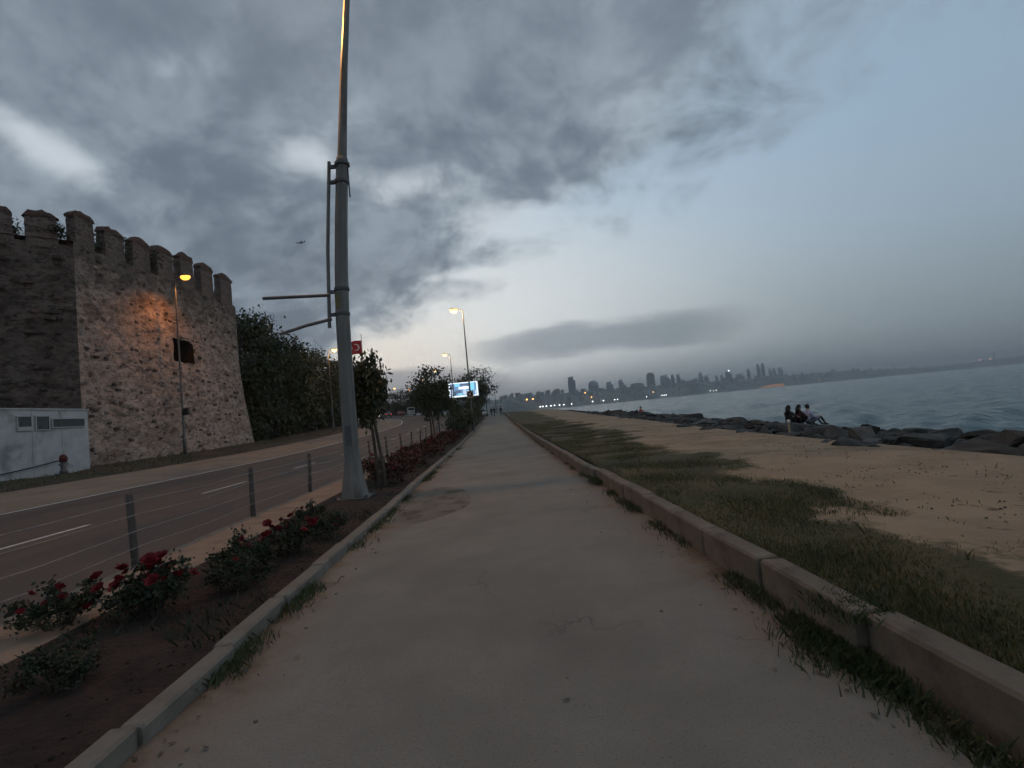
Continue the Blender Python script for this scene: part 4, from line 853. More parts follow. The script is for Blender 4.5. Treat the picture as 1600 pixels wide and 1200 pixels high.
# ------------------------------------------------------------------ post and wire fence
fe = empty('fence', (-4.70, 0.7, .1)); tag(fe, 'low fence of dark wooden posts and thin wires along the road', 'fence')
def post_mesh(k):
    b = MB(); b.tube([(0, 0, -.25), (0, 0, .35), (.004, 0, .7), (.006, 0, .90), (.006, 0, .93)], [.046, .044, .043, .042, .034], 9); me = b.mesh('post', True); me.materials.append(M['post_wood']); return me
pm_ = post_mesh(0); PY = [.7 + 3.03 * k for k in range(14)]
for k, y in enumerate(PY):
    o = link('post', pm_, '', fe, (random.uniform(-.03, .03), y - .7, rz(y) + random.uniform(-.03, .02))); o.rotation_euler = (random.uniform(-.03, .03), random.uniform(-.06, .02), k)
    for z in (.25, .45, .65, .82):
        if k < len(PY) - 1:
            z0, z1 = rz(y), rz(PY[k + 1]); sg = random.uniform(.01, .05); MB().tube([(.06, y - .7, z0 + z), (.06, y + .81, (z0 + z1) / 2 + z - sg), (.06, PY[k + 1] - .7, z1 + z)], .006, 5).build('wire', 'wire', fe)

# ------------------------------------------------------------------ street lamps
def lamp_light(name, parent, loc, power, colr, size=1.25):
    ld = D.lights.new(name, 'SPOT' if name == 'downlight' else 'POINT'); ld.energy = power; ld.color = colr; ld.shadow_soft_size = .15
    if name == 'downlight': ld.spot_size = R(158); ld.spot_blend = .7
    o = D.objects.new(name, ld); col.objects.link(o); o.parent = parent; o.location = loc; return o
def head(e, x0, z, sx_, lit, L=.62):
    """luminaire at the end of a short arm reaching towards sx_"""
    h = MB(); prof = [(-.02, .05, .04), (.12, .10, .07), (.38, .15, .085), (.58, .13, .07), (.66, .05, .03)]; vs = []
    for u, w, t in prof:
        for q in range(10): a = 2 * math.pi * q / 10; vs.append((x0 + sx_ * u, w * math.cos(a), z + .02 + max(-.02, t * math.sin(a)) + u * .08))
    fs = [(i * 10 + q, i * 10 + (q + 1) % 10, (i + 1) * 10 + (q + 1) % 10, (i + 1) * 10 + q) for i in range(4) for q in range(10)] + [tuple(range(10)), tuple(range(40, 50))]
    o = h.add(vs, fs).build('lamp_head', 'steel_dark', e, smooth=True)
    if lit:
        l = MB(); l.lathe([(.02, -.26), (.12, -.22), (.18, -.11), (.18, -.005)], 12); lo = l.build('lens', lit, o, (x0 + sx_ * .36, 0, z + .03), smooth=True); lo.scale = (2.0, 1.35, 1.25)
def street_lamp(loc, H, sx_, lit, label, power=0, colr=(1, .5, .16), group='street lamps along the road', arm=.45, r=.085, lean=0.0):
    e = empty('street_lamp', loc); e.rotation_euler = (0, lean, 0)
    MB().tube([(0, 0, -.2), (0, 0, 1.2), (0, 0, 1.3), (0, 0, H - .5), (sx_ * .05, 0, H - .12), (sx_ * arm, 0, H)], [r * 1.5, r * 1.4, r, r * .55, r * .45, r * .4], 10).build('pole', 'steel_dark', e, smooth=True)
    MB().box((0, 0, .02), (.4, .4, .05)).build('base_plate', 'steel_dark', e)
    head(e, sx_ * arm, H, sx_, lit)
    if power: lamp_light('downlight' if power > 0 and H > 13 else 'lamp_light', e, (sx_ * (arm + .36), 0, H - .5), power, colr)
    return tag(e, label, 'street lamp', group)
ORG = (1.0, .45, .12)
l0 = street_lamp((-23.55, 39.5, .5), 13.75, 1, 'sodium', 'lit orange street lamp standing against the fortress tower', 560, (1.0, .34, .07))
MB().box((-.4, -.02, 3.9), (.5, .04, .3)).build('sign_plate', 'plate_tan', l0)
MB().box((.28, 0, 3.4), (.5, .3, .5), 0, .7).build('control_box', 'black_plastic', l0)
street_lamp((-20.4, 65.0, .8), 10.7, 1, 'sodium_pale', 'lit street lamp just left of the tall grey pole among the far trees', 500, ORG)
street_lamp((-25.5, 110, 2.6), 8.6, 1, 'sodium', 'small orange street lamp seen through the young spiky tree', 250, ORG)
street_lamp((-31.5, 160, 3.6), 8.6, 1, 'sodium_pale', 'distant street lamp left of the road bend', 250, ORG)
l2 = street_lamp((-2.15, 46, .15), 11.1, -1, 'sodium_pale', 'tallest lit street lamp passing in front of the lit screen', 700, (1, .62, .28))
l3 = street_lamp((-6.15, 78, .85), 10.35, -1, 'sodium_pale', 'second lit street lamp in front of the left part of the screen', 500, (1, .62, .28))
street_lamp((-10.9, 105, 2.1), 9.4, -1, 'sodium_pale', 'third lit street lamp of the row behind the trees', 400, (1, .62, .28))
street_lamp((-18.4, 140, 2.9), 9.7, -1, 'sodium_pale', 'fourth lit street lamp of the row above the road bend', 300, (1, .62, .28))
street_lamp((-27.4, 172, 3.4), 8.8, -1, 'sodium', 'fifth and smallest lit street lamp of the row', 250, ORG)
# twin armed lamps, unlit
for (x, y, lab) in ((-1.9, 110, 'unlit twin armed lamp post right of the lit screen'), (.2, 190, 'far unlit twin armed lamp post above the end of the path')):
    e = empty('twin_lamp', (x, y, pz(y))); MB().tube([(0, 0, -.2), (0, 0, 10.2)], [.13, .06], 8).build('pole', 'steel_dark', e, smooth=True)
    for s in (-1, 1): MB().tube([(0, 0, 9.9), (s * .4, 0, 10.2), (s * 1.0, 0, 10.35)], [.06, .055, .05], 6).build('arm', 'steel_dark', e); head(e, s * 1.0, 10.35, s, None)
    tag(e, lab, 'street lamp', 'unlit twin lamp posts')
# signs on the lamp poles
e = empty('road_sign', (-2.15, 45.82, 3.45)); tag(e, 'square tan plate with a red disc and white arrow on the tallest lit lamp', 'sign')
MB().box((0, 0, 0), (.56, .03, .62)).build('plate', 'plate_tan', e)
b = MB(); n = 20; b.add([(.24 * math.cos(2 * math.pi * k / n), -.02, .03 + .24 * math.sin(2 * math.pi * k / n)) for k in range(n)] + [(.24 * math.cos(2 * math.pi * k / n), -.03, .03 + .24 * math.sin(2 * math.pi * k / n)) for k in range(n)], [tuple(range(n, 2 * n))] + [(k, (k + 1) % n, n + (k + 1) % n, n + k) for k in range(n)]); b.build('disc', 'red_paint', e)
MB().add([(-.12, -.036, .03), (.02, -.036, .17), (.08, -.036, .12), (-.01, -.036, .03), (.08, -.036, -.06), (.02, -.036, -.11)], [(0, 1, 2, 3), (0, 3, 4, 5)]).build('arrow', 'white_paint', e)
e = empty('round_sign', (-6.15, 77.85, 3.75)); tag(e, 'small round sign with pale rim on the second lit lamp below the screen', 'sign')
b = MB(); b.tube([(.42 * math.cos(a), 0, .5 * math.sin(a)) for a in np.linspace(0, 6.283, 21)], .06, 6, False); b.build('rim', 'plate_tan', e)
b = MB(); b.add([(.38 * math.cos(a), -.01, .46 * math.sin(a)) for a in np.linspace(0, 6.283, 21)[:-1]], [tuple(range(20))]); b.build('plate', 'steel_dark', e)

# the tall near mast with an empty sign frame
e = empty('lamp_mast', (-3.17, 11.2, .06))
tag(e, 'tall grey octagonal lamp mast with flared base and empty sign arms', 'lamp mast')
mx = lambda z: float(np.interp(z, [0, 2, 4, 5.5, 7.5, 9.5, 11.4], [0, .0, .03, .11, .29, .48, .70]))   # the mast is slightly bowed towards the sea
def shaft(prof): b = MB(); b.tube([(mx(z), 0, z) for r, z in prof], [r for r, z in prof], 8); return b
MB().box((0, 0, .02), (.74, .74, .04)).build('base_plate', 'steel_dark', e)
for bx_, by_ in ((-.32, -.32), (.32, -.32), (.32, .32), (-.32, .32)): MB().tube([(bx_, by_, .03), (bx_, by_, .10)], .025, 6).build('bolt', 'steel_dark', e)
MB().box((0, -.158, 1.35), (.13, .03, .42)).build('access_hatch', 'steel_dark', e)
MB().box((mx(4.28) - .06, -.147, 4.28), (.10, .012, .34)).build('sticker', 'plate_yellow', e)
b = MB(); b.lathe([(.315, -.1), (.315, .0), (.29, .10), (.205, .55), (.165, .95)], 8); b.build('flared_base', 'steel_grey', e)
shaft([(.163, .9), (.158, 1.9), (.152, 3), (.148, 4), (.142, 5), (.136, 6), (.130, 7), (.128, 7.45), (.118, 7.5)]).build('lower_shaft', 'steel_grey', e)
shaft([(.104, 7.45), (.10, 7.7), (.09, 8.6), (.082, 9.5), (.074, 10.4), (.068, 11.3)]).build('upper_shaft', 'steel_grey', e)
for z in (4.0, 4.55, 6.95, 7.35): MB().lathe([(.155, z - .035), (.168, z - .03), (.168, z + .03), (.155, z + .035)], 12, (mx(z), 0, 0)).build('clamp', 'steel_dark', e)
MB().tube([(mx(z) - .28 + (0 if z > 4 else -.01), -.02, z) for z in (3.72, 4.5, 5.5, 6.5, 7.42)], .038, 8).build('sign_upright', 'steel_grey', e)
for z in (4.0, 4.5, 6.95, 7.3): MB().box((mx(z) - .2, -.02, z), (.18, .07, .07)).build('bracket', 'steel_dark', e)
MB().tube([(-.2, -.05, 4.43), (-1.55, -.25, 4.43)], .036, 8).build('sign_arm', 'steel_dark', e)
MB().tube([(-.2, -.05, 3.90), (-.8, .1, 3.84), (-1.45, .3, 3.74)], .036, 8).build('sign_arm', 'steel_grey', e)
MB().box((mx(7) + .15, 0, 7.0), (.02, .05, .8)).build('cable_cover', 'steel_dark', e)
MB().tube([(mx(11.2), 0, 11.2), (mx(11.2) - .15, 0, 11.5), (mx(11.2) - .75, 0, 11.65)], [.07, .06, .05], 8).build('lamp_arm', 'steel_grey', e)
head(e, mx(11.2) - .75, 11.65, -1, 'sodium')
lamp_light('lamp_light', e, (mx(11.2) - 1.1, 0, 11.15), 800, ORG)

# ------------------------------------------------------------------ hut, bollard, cable
e = empty('hut', (-23.0, 29.75, .85)); tag(e, 'white panelled hut with three windows at the foot of the fortress', 'hut')
MB().box((-1.25, -4.2, 1.4), (2.5, 8.4, 3.4)).build('wall', 'hut_panel', e)
MB().box((-1.25, -4.2, 3.12), (2.62, 8.52, .07)).build('roof', 'hut_trim', e)
for q in range(1, 5): MB().box((.008, -q * 1.75, 1.4), (.02, .05, 3.3)).build('panel_joint', 'hut_trim', e)
for yy0, yy1, zz0, zz1, sill in ((-4.33, -3.58, 2.06, 2.76, 1), (-3.34, -2.57, 2.06, 2.76, 0), (-2.39, -.31, 2.16, 2.62, 0)):
    w = MB().box((.03, (yy0 + yy1) / 2, (zz0 + zz1) / 2), (.05, yy1 - yy0, zz1 - zz0)).build('window', 'glass_dark', e); fb = MB()
    for z in (zz0, zz1): fb.box((.045, (yy0 + yy1) / 2, z), (.07, yy1 - yy0 + .08, .045))
    for y in (yy0, yy1): fb.box((.045, y, (zz0 + zz1) / 2), (.068, .045, zz1 - zz0 - .05))
    fb.build('frame', 'hut_trim', w)
    if sill: MB().box((.06, (yy0 + yy1) / 2, zz0 + .10), (.06, yy1 - yy0, .16)).build('shutter', 'hut_trim', w)
e = empty('hydrant', (-21.9, 26.65, .72)); tag(e, 'squat dark post with red top in front of the white hut', 'hydrant')
MB().lathe([(.17, -.1), (.17, .05), (.13, .08), (.13, .5)], 10).build('barrel', 'steel_dark', e, smooth=True); MB().lathe([(.16, .48), (.165, .72), (.12, .82), (.03, .86)], 10).build('cap', 'red_paint', e, smooth=True)
for s in (-1, 1): MB().tube([(0, s * .1, .36), (0, s * .24, .36)], .055, 8).build('outlet', 'steel_dark', e)
tag(MB().tube([(-22.85, 29 - 4.6 * (k / 14) * 1.35 - .9, 1.35 - .55 * math.sin(k / 14 * 1.5) + .0) for k in range(15)], .03, 6).build('cable', 'black_plastic'), 'dark cable sagging along the front of the white hut', 'cable')
for yy, h in ((35.8, 1.0), (33.0, .8)):
    pass

# ------------------------------------------------------------------ lit screen, flag, aircraft
e = empty('billboard', (-5.1, 86.5, pz(86))); tag(e, 'brightly lit blue and white advertising screen behind the lamp poles', 'billboard')
W_, Z0, Z1 = 5.0, 4.0, 6.55
MB().box((0, .25, (Z0 + Z1) / 2), (W_, .4, Z1 - Z0)).build('housing', 'black_plastic', e)
for s in (-1.4, 1.4): MB().tube([(s, .3, -.5), (s, .3, Z0 + .3)], .16, 8).build('support', 'steel_dark', e)
sc_ = MB().box((0, .035, (Z0 + Z1) / 2), (W_ - .1, .03, Z1 - Z0 - .1)).build('screen', 'screen_white', e)
def pic(x0, x1, z0, z1, m, k=0): MB().box(((x0 + x1) / 2, .012 - .004 * k, (z0 + z1) / 2), (x1 - x0, .006, z1 - z0)).build('image_panel', m, sc_)
pic(-2.2, 2.2, 4.3, 6.35, 'screen_blue'); pic(-2.2, -1.55, 4.35, 6.3, 'screen_slate', 2); pic(-1.45, -.6, 5.85, 6.3, 'screen_cyan', 2); pic(-.5, 1.0, 5.9, 6.25, 'screen_slate', 2); pic(-.8, 1.0, 5.35, 5.75, 'screen_white', 3); pic(1.2, 1.85, 5.1, 6.3, 'screen_cyan', 2); pic(-.1, .45, 4.4, 6.3, 'screen_pale', 1); pic(-1.4, -.4, 4.75, 5.2, 'screen_slate', 2); pic(.55, 1.1, 4.45, 5.1, 'screen_pale', 2); pic(-1.9, -1.65, 4.4, 5.4, 'screen_pale', 4); pic(1.9, 2.15, 4.4, 5.0, 'screen_pale', 2); pic(-.9, -.25, 4.4, 4.65, 'screen_cyan', 2)
# flag
e = empty('flagpole', (-22.3, 90, rz(90) + .6)); tag(e, 'thin pole flying the red flag above the far trees', 'flagpole')
MB().tube([(0, 0, -.3), (0, 0, 15.2)], [.09, .04], 8).build('pole', 'steel_grey', e); MB().lathe([(.02, 0), (.09, .06), (.09, .14), (.02, .2)], 8, (0, 0, 15.2)).build('finial', 'steel_grey', e)
e = empty('flag', (-22.36, 90, 14.0)); tag(e, 'red national flag with white crescent and star flying from the pole', 'flag')
fw, fh = 2.25, 2.35
def fp(u, v, off=0.0): return (-u * fw, .22 * math.sin(u * 7 + v) * u ** .5 + off, v * fh - .12 * u ** 1.5 + 0.12 + .1 * math.sin(u * 5) * u)
vs = np.array([fp(i / 18, j / 10) for i in range(19) for j in range(11)]); fo = link('cloth', grid_mesh('cloth', vs, 19, 11), 'flag_red', e)
def emblem(name, poly):
    b = MB(); b.add([fp(u, v, -.02) for u, v in poly] + [fp(u, v, .02) for u, v in poly], [tuple(range(len(poly))), tuple(range(len(poly), 2 * len(poly)))[::-1]]); b.build(name, 'white_paint', fo)
cu, cv, ro = .42, .5, .25
# crescent as two-arc strips, open towards the fly
N_ = 18; cr = MB(); vs = []; fs = []
for k in range(N_ + 1):
    a = R(42 + (360 - 84) * k / N_); o_ = (cu + ro * math.cos(a), cv + ro * math.sin(a)); th_ = a
    ic = (cu + .0625, cv); ir = .2; dxx, dyy = o_[0] - ic[0], o_[1] - ic[1]; dl = math.hypot(dxx, dyy); i_ = (ic[0] + dxx / dl * min(ir, dl), ic[1] + dyy / dl * min(ir, dl))
    for s in (-.02, .02): vs += [fp(*o_, s), fp(*i_, s)]
for k in range(N_): a = k * 4; fs += [(a, a + 1, a + 5, a + 4), (a + 2, a + 6, a + 7, a + 3)]
cr.add(vs, fs).build('crescent', 'white_paint', fo)
b = MB(); pts = [(cu + .33 - (.125 if k % 2 == 0 else .05) * math.cos(2 * math.pi * k / 10), cv + (.125 if k % 2 == 0 else .05) * math.sin(2 * math.pi * k / 10)) for k in range(10)]
for s in (-.02, .02): b.add([fp(cu + .33, cv, s)] + [fp(u, v, s) for u, v in pts], [(0, 1 + k, 1 + (k + 1) % 10) for k in range(10)])
b.build('star', 'white_paint', fo)
# aircraft
e = empty('airliner', (-702, 2000, 738)); e.rotation_euler = (0, -.10, R(14)); tag(e, 'tiny dark airliner flying below the clouds left of the tall mast', 'airplane')
fb = MB(); prof = [(-18, .3), (-16.5, 1.4), (-13, 2.0), (10, 2.0), (15, 1.1), (19, .3)]; fb.tube([(x, 0, 0 if x < 10 else (x - 10) * .1) for x, r in prof], [r for x, r in prof], 10); fb.build('fuselage', 'aircraft_paint', e, smooth=True)
for s in (-1, 1):
    MB().add([(-4, s * 1.5, -.8), (4, s * 1.5, -.8), (8.5, s * 17, .6), (6.5, s * 17, .6), (-4, s * 1.5, -.3), (4, s * 1.5, -.3), (8.5, s * 17, .8), (6.5, s * 17, .8)], [(0, 1, 2, 3), (4, 5, 6, 7), (0, 3, 7, 4), (1, 2, 6, 5)]).build('wing', 'aircraft_paint', e)
    MB().tube([(-3.5, s * 6, -2), (1.5, s * 6, -2)], [1.1, .9], 10).build('engine', 'steel_dark', e, smooth=True)
    MB().add([(14, s * .5, 1), (17.5, s * .5, 1), (19, s * 6, 1.4), (17.6, s * 6, 1.4), (14, s * .5, 1.2), (17.5, s * .5, 1.2), (19, s * 6, 1.5), (17.6, s * 6, 1.5)], [(0, 1, 2, 3), (4, 5, 6, 7), (0, 3, 7, 4), (1, 2, 6, 5)]).build('tailplane', 'aircraft_paint', e)
MB().add([(12, -.15, 1.5), (18, -.15, 1.2), (19.5, -.1, 7.5), (17, -.1, 7.5), (12, .15, 1.5), (18, .15, 1.2), (19.5, .1, 7.5), (17, .1, 7.5)], [(0, 1, 2, 3), (4, 5, 6, 7), (0, 3, 7, 4), (1, 2, 6, 5), (2, 3, 7, 6)]).build('tail_fin', 'aircraft_paint', e)

# ------------------------------------------------------------------ vehicles
def vehicle(name, loc, rzv, paint, label, van=False, front_lit=False, rear_lit=False, cat='car'):
    e = empty(name, loc, rzv)   # nose towards -Y of the object
    if van: prof = [(-2.45, .35), (-2.5, .95), (-2.3, 1.15), (-1.75, 1.95), (-1.5, 2.1), (2.35, 2.1), (2.45, 1.9), (2.48, .35)]; w = .95
    else: prof = [(-2.1, .3), (-2.15, .62), (-2.0, .78), (-1.05, .92), (-.35, 1.42), (.85, 1.46), (1.55, 1.05), (2.05, .98), (2.12, .7), (2.08, .3)]; w = .88
    b = MB(); n = len(prof); vs = []
    for s, ww in ((-1, 1), (-.93, 1.0), (.93, 1.0), (1, 1)):
        for y, z in prof: k = w * (1 - .16 * max(0, z - .9) / .6) if not van else w * (1 - .05 * max(0, z - 1) / 1); vs.append((s * k, y * (1 if abs(s) < 1 else .985), z if abs(s) < 1 else z - (.03 if z > .5 else 0)))
    fs = [(i * n + k, i * n + (k + 1) % n, (i + 1) * n + (k + 1) % n, (i + 1) * n + k) for i in range(3) for k in range(n)] + [tuple(range(n)), tuple(range(3 * n, 4 * n))[::-1]]
    b.add(vs, fs).build('body', paint, e, smooth=False)
    if van:
        MB().add([(-.78, -2.22, 1.25), (.78, -2.22, 1.25), (.72, -1.8, 1.92), (-.72, -1.8, 1.92)], [(0, 1, 2, 3)]).build('windscreen', 'glass_dark', e, (0, -.03, .02))
        MB().add([(-.7, 2.5, 1.2), (.7, 2.5, 1.2), (.68, 2.46, 1.85), (-.68, 2.46, 1.85)], [(0, 1, 2, 3)]).build('rear_window', 'glass_dark', e, (0, .02, 0))
    else:
        MB().add([(-.74, -.98, .98), (.74, -.98, .98), (.66, -.42, 1.37), (-.66, -.42, 1.37)], [(0, 1, 2, 3)]).build('windscreen', 'glass_dark', e, (0, -.03, .02))
        MB().add([(-.68, .92, 1.4), (.68, .92, 1.4), (.74, 1.5, 1.09), (-.74, 1.5, 1.09)], [(0, 1, 2, 3)]).build('rear_window', 'glass_dark', e, (0, .03, .02))
    for s in (-1, 1):
        zt, zb_ = (1.8, 1.2) if van else (1.36, .98); x0 = w * (.90 if not van else .97)
        MB().add([(s * (x0 + .035), -.75, zb_), (s * (x0 + .035), 1.1, zb_), (s * (x0 - .03), .75, zt), (s * (x0 - .03), -.32, zt)], [(0, 1, 2, 3)]).build('side_window', 'glass_dark', e)
        for y in (-1.35, 1.3):
            wh = MB().tube([(-.1, 0, 0), (.1, 0, 0)], .31, 14).build('wheel', 'tyre', e, (s * (w - .08), y, .31)); MB().tube([(-.108, 0, 0), (.108, 0, 0)], .19, 12).build('rim', 'rim', wh)
        hz = .68 if not van else .85
        MB().lathe([(.02, -.02), (.11, 0), (.13, .04), (.11, .08)], 10).build('headlight', 'headlight' if front_lit else 'white_paint', e, (s * .62, -2.14 - (.36 if van else 0), hz)).rotation_euler = (R(90), 0, 0)
        MB().box((s * .66, 2.12 + (.37 if van else 0), hz + .12), (.26, .06, .16)).build('taillight', 'taillight' if rear_lit else 'red_paint', e)
    return tag(e, label, cat)
for x, y, r, p, lab, van, fl, rl in ((-28.6, 125, R(4), 'car_dark', 'dark oncoming car with both headlights on at the road bend', False, True, False), (-25.6, 139, R(20), 'car_red', 'dark red car with red taillight near the parked van', False, False, True), (-22.6, 138, R(12), 'car_white', 'pale van parked at the inside of the road bend', True, False, False), (-29.5, 141, R(200), 'car_grey', 'grey car with light roof at the far bend left of the red car', False, False, True), (-2.9, 112, R(5), 'car_white', 'small white car by the far end of the path', False, False, False)):
    vehicle('parked_car' if not van and not fl else ('van' if van else 'car'), (x, y, (rz(y) if x < -5 else pz(y)) + .05), r, p, lab, van, fl, rl, 'van' if van else 'car')

# ------------------------------------------------------------------ people
def person(loc, rzv, J, label, top, bottom, sc=1.0, skirt=False, hair='hair', long_hair=False):
    """J: joint positions (x right, y forward, z up); grown as one skin"""
    e = empty('person', loc, rzv); e.scale = (sc,) * 3; names = list(J); V = [J[n][0] for n in names]; RAD = [J[n][1] for n in names]
    E = [('pelvis', 'belly'), ('belly', 'chest'), ('chest', 'neck'), ('neck', 'jaw'), ('jaw', 'head'), ('head', 'crown')]
    zone = {'head': 0, 'crown': 0, 'jaw': 0, 'neck': 0}
    for s in 'lr':
        E += [('chest', 'sh_' + s), ('sh_' + s, 'el_' + s), ('el_' + s, 'wr_' + s), ('wr_' + s, 'ha_' + s), ('pelvis', 'hip_' + s), ('hip_' + s, 'kn_' + s), ('kn_' + s, 'an_' + s), ('an_' + s, 'toe_' + s)]
    idx = {n: i for i, n in enumerate(names)}; ed = [(idx[a], idx[b]) for a, b in E]
    V = [Vector(v) for v in V]
    for s in 'lr':      # fingers: four of different length and a thumb from the side of the palm
        h = V[idx['ha_' + s]]; w = V[idx['wr_' + s]]; d = (h - w).normalized(); sd = d.cross(Vector((0, 0, 1))).normalized() if abs(d.z) < .9 else Vector((0, 1, 0))
        for k, ln in enumerate((.062, .074, .07, .055)):
            o_ = sd * (-.03 + .02 * k); i0 = len(V); V += [h + o_ + d * .03, h + o_ * 1.1 + d * (.03 + ln) + Vector((0, 0, -.015))]; RAD += [.010, .008]; names += ['f'] * 2; ed += [(idx['ha_' + s], i0), (i0, i0 + 1)]
        i0 = len(V); V += [w + sd * .045 + d * .03, w + sd * .062 + d * .075]; RAD += [.011, .009]; names += ['f'] * 2; ed += [(idx['wr_' + s], i0), (i0, i0 + 1)]
    me = D.meshes.new('body_base'); me.from_pydata([tuple(v) for v in V], ed, []); ob = D.objects.new('body_base', me); col.objects.link(ob)
    sm = ob.modifiers.new('skin', 'SKIN'); 
    if not me.skin_vertices: 
        import bmesh
        bm = bmesh.new(); bm.from_mesh(me); bm.verts.layers.skin.verify(); bm.to_mesh(me); bm.free()
    for i, sv in enumerate(me.skin_vertices[0].data): sv.radius = (RAD[i] if not isinstance(RAD[i], tuple) else RAD[i][0],) * 2 if not isinstance(RAD[i], tuple) else RAD[i]; sv.use_root = (names[i] == 'pelvis')
    ob.modifiers.new('sub', 'SUBSURF').levels = 1
    dg = bpy.context.evaluated_depsgraph_get(); dg.update(); nm = D.meshes.new_from_object(ob.evaluated_get(dg)); D.objects.remove(ob)
    nm.name = 'body'; nm.materials.clear()
    for m_ in ('skin', top, bottom, 'shoe'): nm.materials.append(M[m_])
    segs = [(V[a], V[b], (0 if names[b] in ('jaw', 'head', 'crown', 'f') or names[b][:2] == 'ha' else 3 if names[b][:3] == 'toe' else 2 if names[b][:2] in ('hi', 'kn', 'an') else 1)) for a, b in ed]
    for p in nm.polygons:
        c = p.center; best = 9; z_ = 1
        for a, b, zn in segs:
            ab = b - a; t_ = max(0, min(1, (c - a).dot(ab) / max(1e-6, ab.length_squared))); dd = (c - a - ab * t_).length
            if dd < best: best = dd; z_ = zn
        p.material_index = z_; p.use_smooth = True
    link('body', nm, 'skin', e)
    hc = V[idx['head']]; b = MB(); n = 12; vs = []; fs = []
    rows = 6
    for i in range(rows + 1):
        th = (math.pi * .62) * i / rows
        for k in range(n):
            a = 2 * math.pi * k / n; fwd = math.sin(a); lim = .62 if fwd > .3 and i > 3 else 1.0
            vs.append((hc.x + .098 * math.sin(th) * math.cos(a), hc.y - .012 + .108 * math.sin(th) * fwd * lim, hc.z + .02 + .122 * math.cos(th)))
    fs = [(i * n + k, (i + 1) * n + k, (i + 1) * n + (k + 1) % n, i * n + (k + 1) % n) for i in range(rows) for k in range(n)]
    if long_hair: b.tube([(hc.x, hc.y - .07, hc.z + .02), (hc.x, hc.y - .1, hc.z - .12), (hc.x, hc.y - .11, hc.z - .30)], [.09, .085, .05], 10)
    b.add(vs, fs).build('hair', hair, e, smooth=True)
    fb = MB()
    for s in (-1, 1): fb.lathe([(.003, -.012), (.013, -.006), (.013, .006), (.003, .012)], 8, (hc.x + s * .034, hc.y + .085, hc.z))
    fb.build('eyes', 'hair', e)
    MB().add([(hc.x - .014, hc.y + .09, hc.z - .045), (hc.x + .014, hc.y + .09, hc.z - .045), (hc.x, hc.y + .118, hc.z - .04), (hc.x, hc.y + .09, hc.z + .01)], [(0, 1, 2), (0, 2, 3), (1, 3, 2)]).build('nose', 'skin', e)
    return tag(e, label, 'person')
def stand(step=.18):
    J = {'pelvis': ((0, 0, .95), .13), 'belly': ((0, .0, 1.10), .125), 'chest': ((0, .0, 1.33), .15), 'neck': ((0, .0, 1.5), .055), 'jaw': ((0, .02, 1.56), .065), 'head': ((0, .015, 1.63), .088), 'crown': ((0, .01, 1.71), .06)}
    for s, g_ in (('l', -1), ('r', 1)):
        J.update({'sh_' + s: ((g_ * .185, 0, 1.40), .06), 'el_' + s: ((g_ * .245, -.02 - g_ * step * .3, 1.12), .046), 'wr_' + s: ((g_ * .25, .06 - g_ * step * .6, .88), .034), 'ha_' + s: ((g_ * .25, .08 - g_ * step * .65, .81), .036),
                  'hip_' + s: ((g_ * .09, 0, .90), .095), 'kn_' + s: ((g_ * .095, .04 + g_ * step * .6, .49), .062), 'an_' + s: ((g_ * .095, g_ * step, .09), .042), 'toe_' + s: ((g_ * .105, g_ * step + .16, .045), .04)})
    return J
def sit(lean=.0, knees=.38, reach=.45):
    J = {'pelvis': ((0, 0, .11), .14), 'belly': ((0, .02 + lean * .3, .27), .13), 'chest': ((0, .05 + lean * .8, .48), .15), 'neck': ((0, .08 + lean, .65), .055), 'jaw': ((0, .11 + lean, .70), .064), 'head': ((0, .10 + lean, .77), .088), 'crown': ((0, .095 + lean, .85), .06)}
    for s, g_ in (('l', -1), ('r', 1)):
        J.update({'sh_' + s: ((g_ * .185, .05 + lean * .9, .55), .06), 'el_' + s: ((g_ * .25, .20 + lean, .33), .046), 'wr_' + s: ((g_ * .14, .40 + lean * .5, .36), .034), 'ha_' + s: ((g_ * .09, .46 + lean * .4, .37), .036),
                  'hip_' + s: ((g_ * .10, .03, .10), .10), 'kn_' + s: ((g_ * .14, reach, knees), .064), 'an_' + s: ((g_ * .12, reach + .22, -.02), .042), 'toe_' + s: ((g_ * .13, reach + .38, -.06), .04)})
    return J
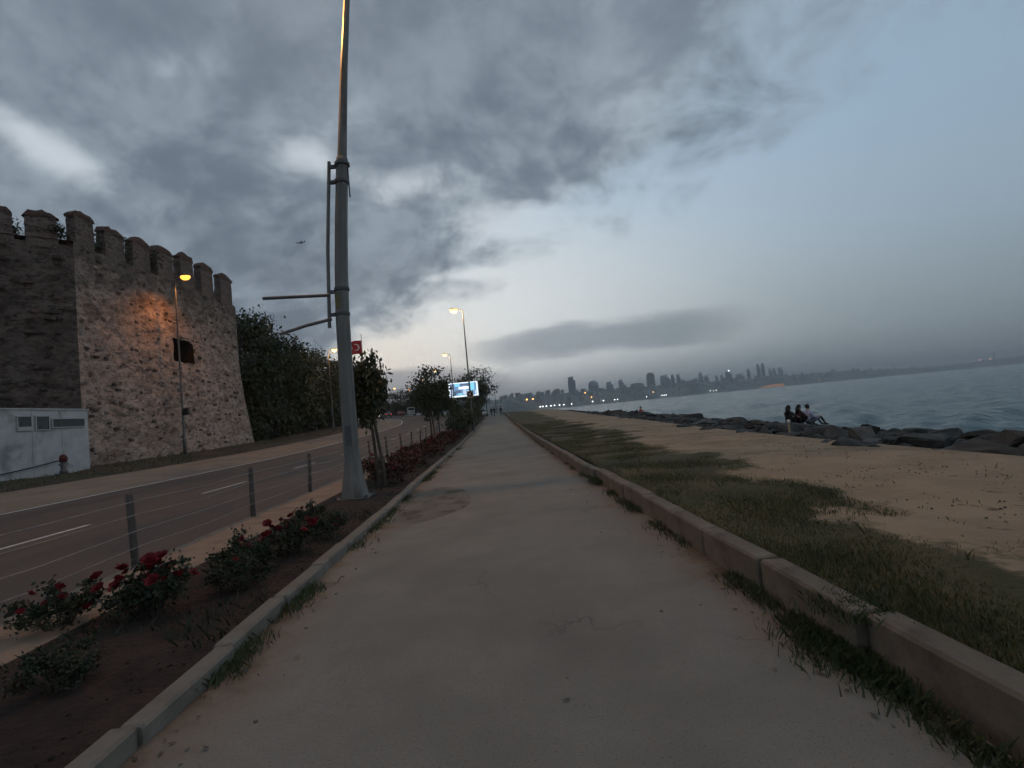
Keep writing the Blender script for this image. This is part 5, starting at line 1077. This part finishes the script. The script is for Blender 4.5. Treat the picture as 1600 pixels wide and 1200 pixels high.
# seat boulders for the people (flat topped, same breakwater)
for (x, y, z, lab) in ((11.6, 20.0, .05, 'flat dark boulder under the person in black'), (12.35, 20.0, .0, 'flat dark boulder under the person in the pale lilac shirt'), (13.0, 20.1, -.18, 'flat dark boulder under the feet of the person in lilac'), (14.1, 50.0, -.05, 'flat dark boulder under the lone person in red')):
    o = link('boulder', RK[1], '', None, (x, y, z - .36)); o.scale = (1.2, 1.3, 1.0); o.rotation_euler = (0, 0, y + x); tag(o, lab, 'boulder', 'boulders of the breakwater')
person((11.5, 20.0, .0), R(-70), sit(.02), 'person in black with long hair seated leftmost on the rocks', 'cloth_black', 'cloth_black', .9, long_hair=True)
person((11.98, 20.1, -.02), R(-80), sit(.0), 'person in dark red seated in the middle of the three on the rocks', 'cloth_darkred', 'cloth_black', .9, long_hair=True)
person((12.34, 20.05, -.04), R(-85), sit(-.06, .34, .50), 'person in a pale lilac shirt with one arm forward seated rightmost on the rocks', 'cloth_lilac', 'cloth_jeans', .9)
person((14.1, 50.0, -.0), R(-60), sit(.04), 'lone person in a red top seated far along the rocks', 'cloth_red', 'cloth_jeans', 1.0)
for x, y, r, top, bot, lab in ((-.85, 98, 0, 'cloth_darkred', 'cloth_black', 'pedestrian in dark red walking at the left of the path end'), (-.30, 99, .2, 'cloth_black', 'cloth_black', 'pedestrian in black walking beside the one in dark red'), (.42, 108, 3.1, 'cloth_pale', 'cloth_pale', 'pedestrian in pale clothes in the middle of the path end'), (.98, 100, 0, 'cloth_black', 'cloth_jeans', 'pedestrian in black at the right of the path end')):
    person((x, y, pz(y)), r, stand(.16), lab, top, bot)

# ------------------------------------------------------------------ haze
b = MB().box((0, 3600, 74), (18400, 10400, 156)); hz = b.build('haze', 'rock'); hz.data.materials.clear()
mh = D.materials.new('haze_air'); mh.use_nodes = True; t = mh.node_tree; t.nodes.clear(); pv_ = t.nodes.new('ShaderNodeVolumePrincipled'); ou = t.nodes.new('ShaderNodeOutputMaterial'); t.links.new(pv_.outputs[0], ou.inputs['Volume'])
pv_.inputs['Color'].default_value = (.93, .97, 1.0, 1); pv_.inputs['Density'].default_value = 0.00030
hz.data.materials.append(mh); tag(hz, 'evening haze over the water and the far shore', 'haze', None, 'stuff')
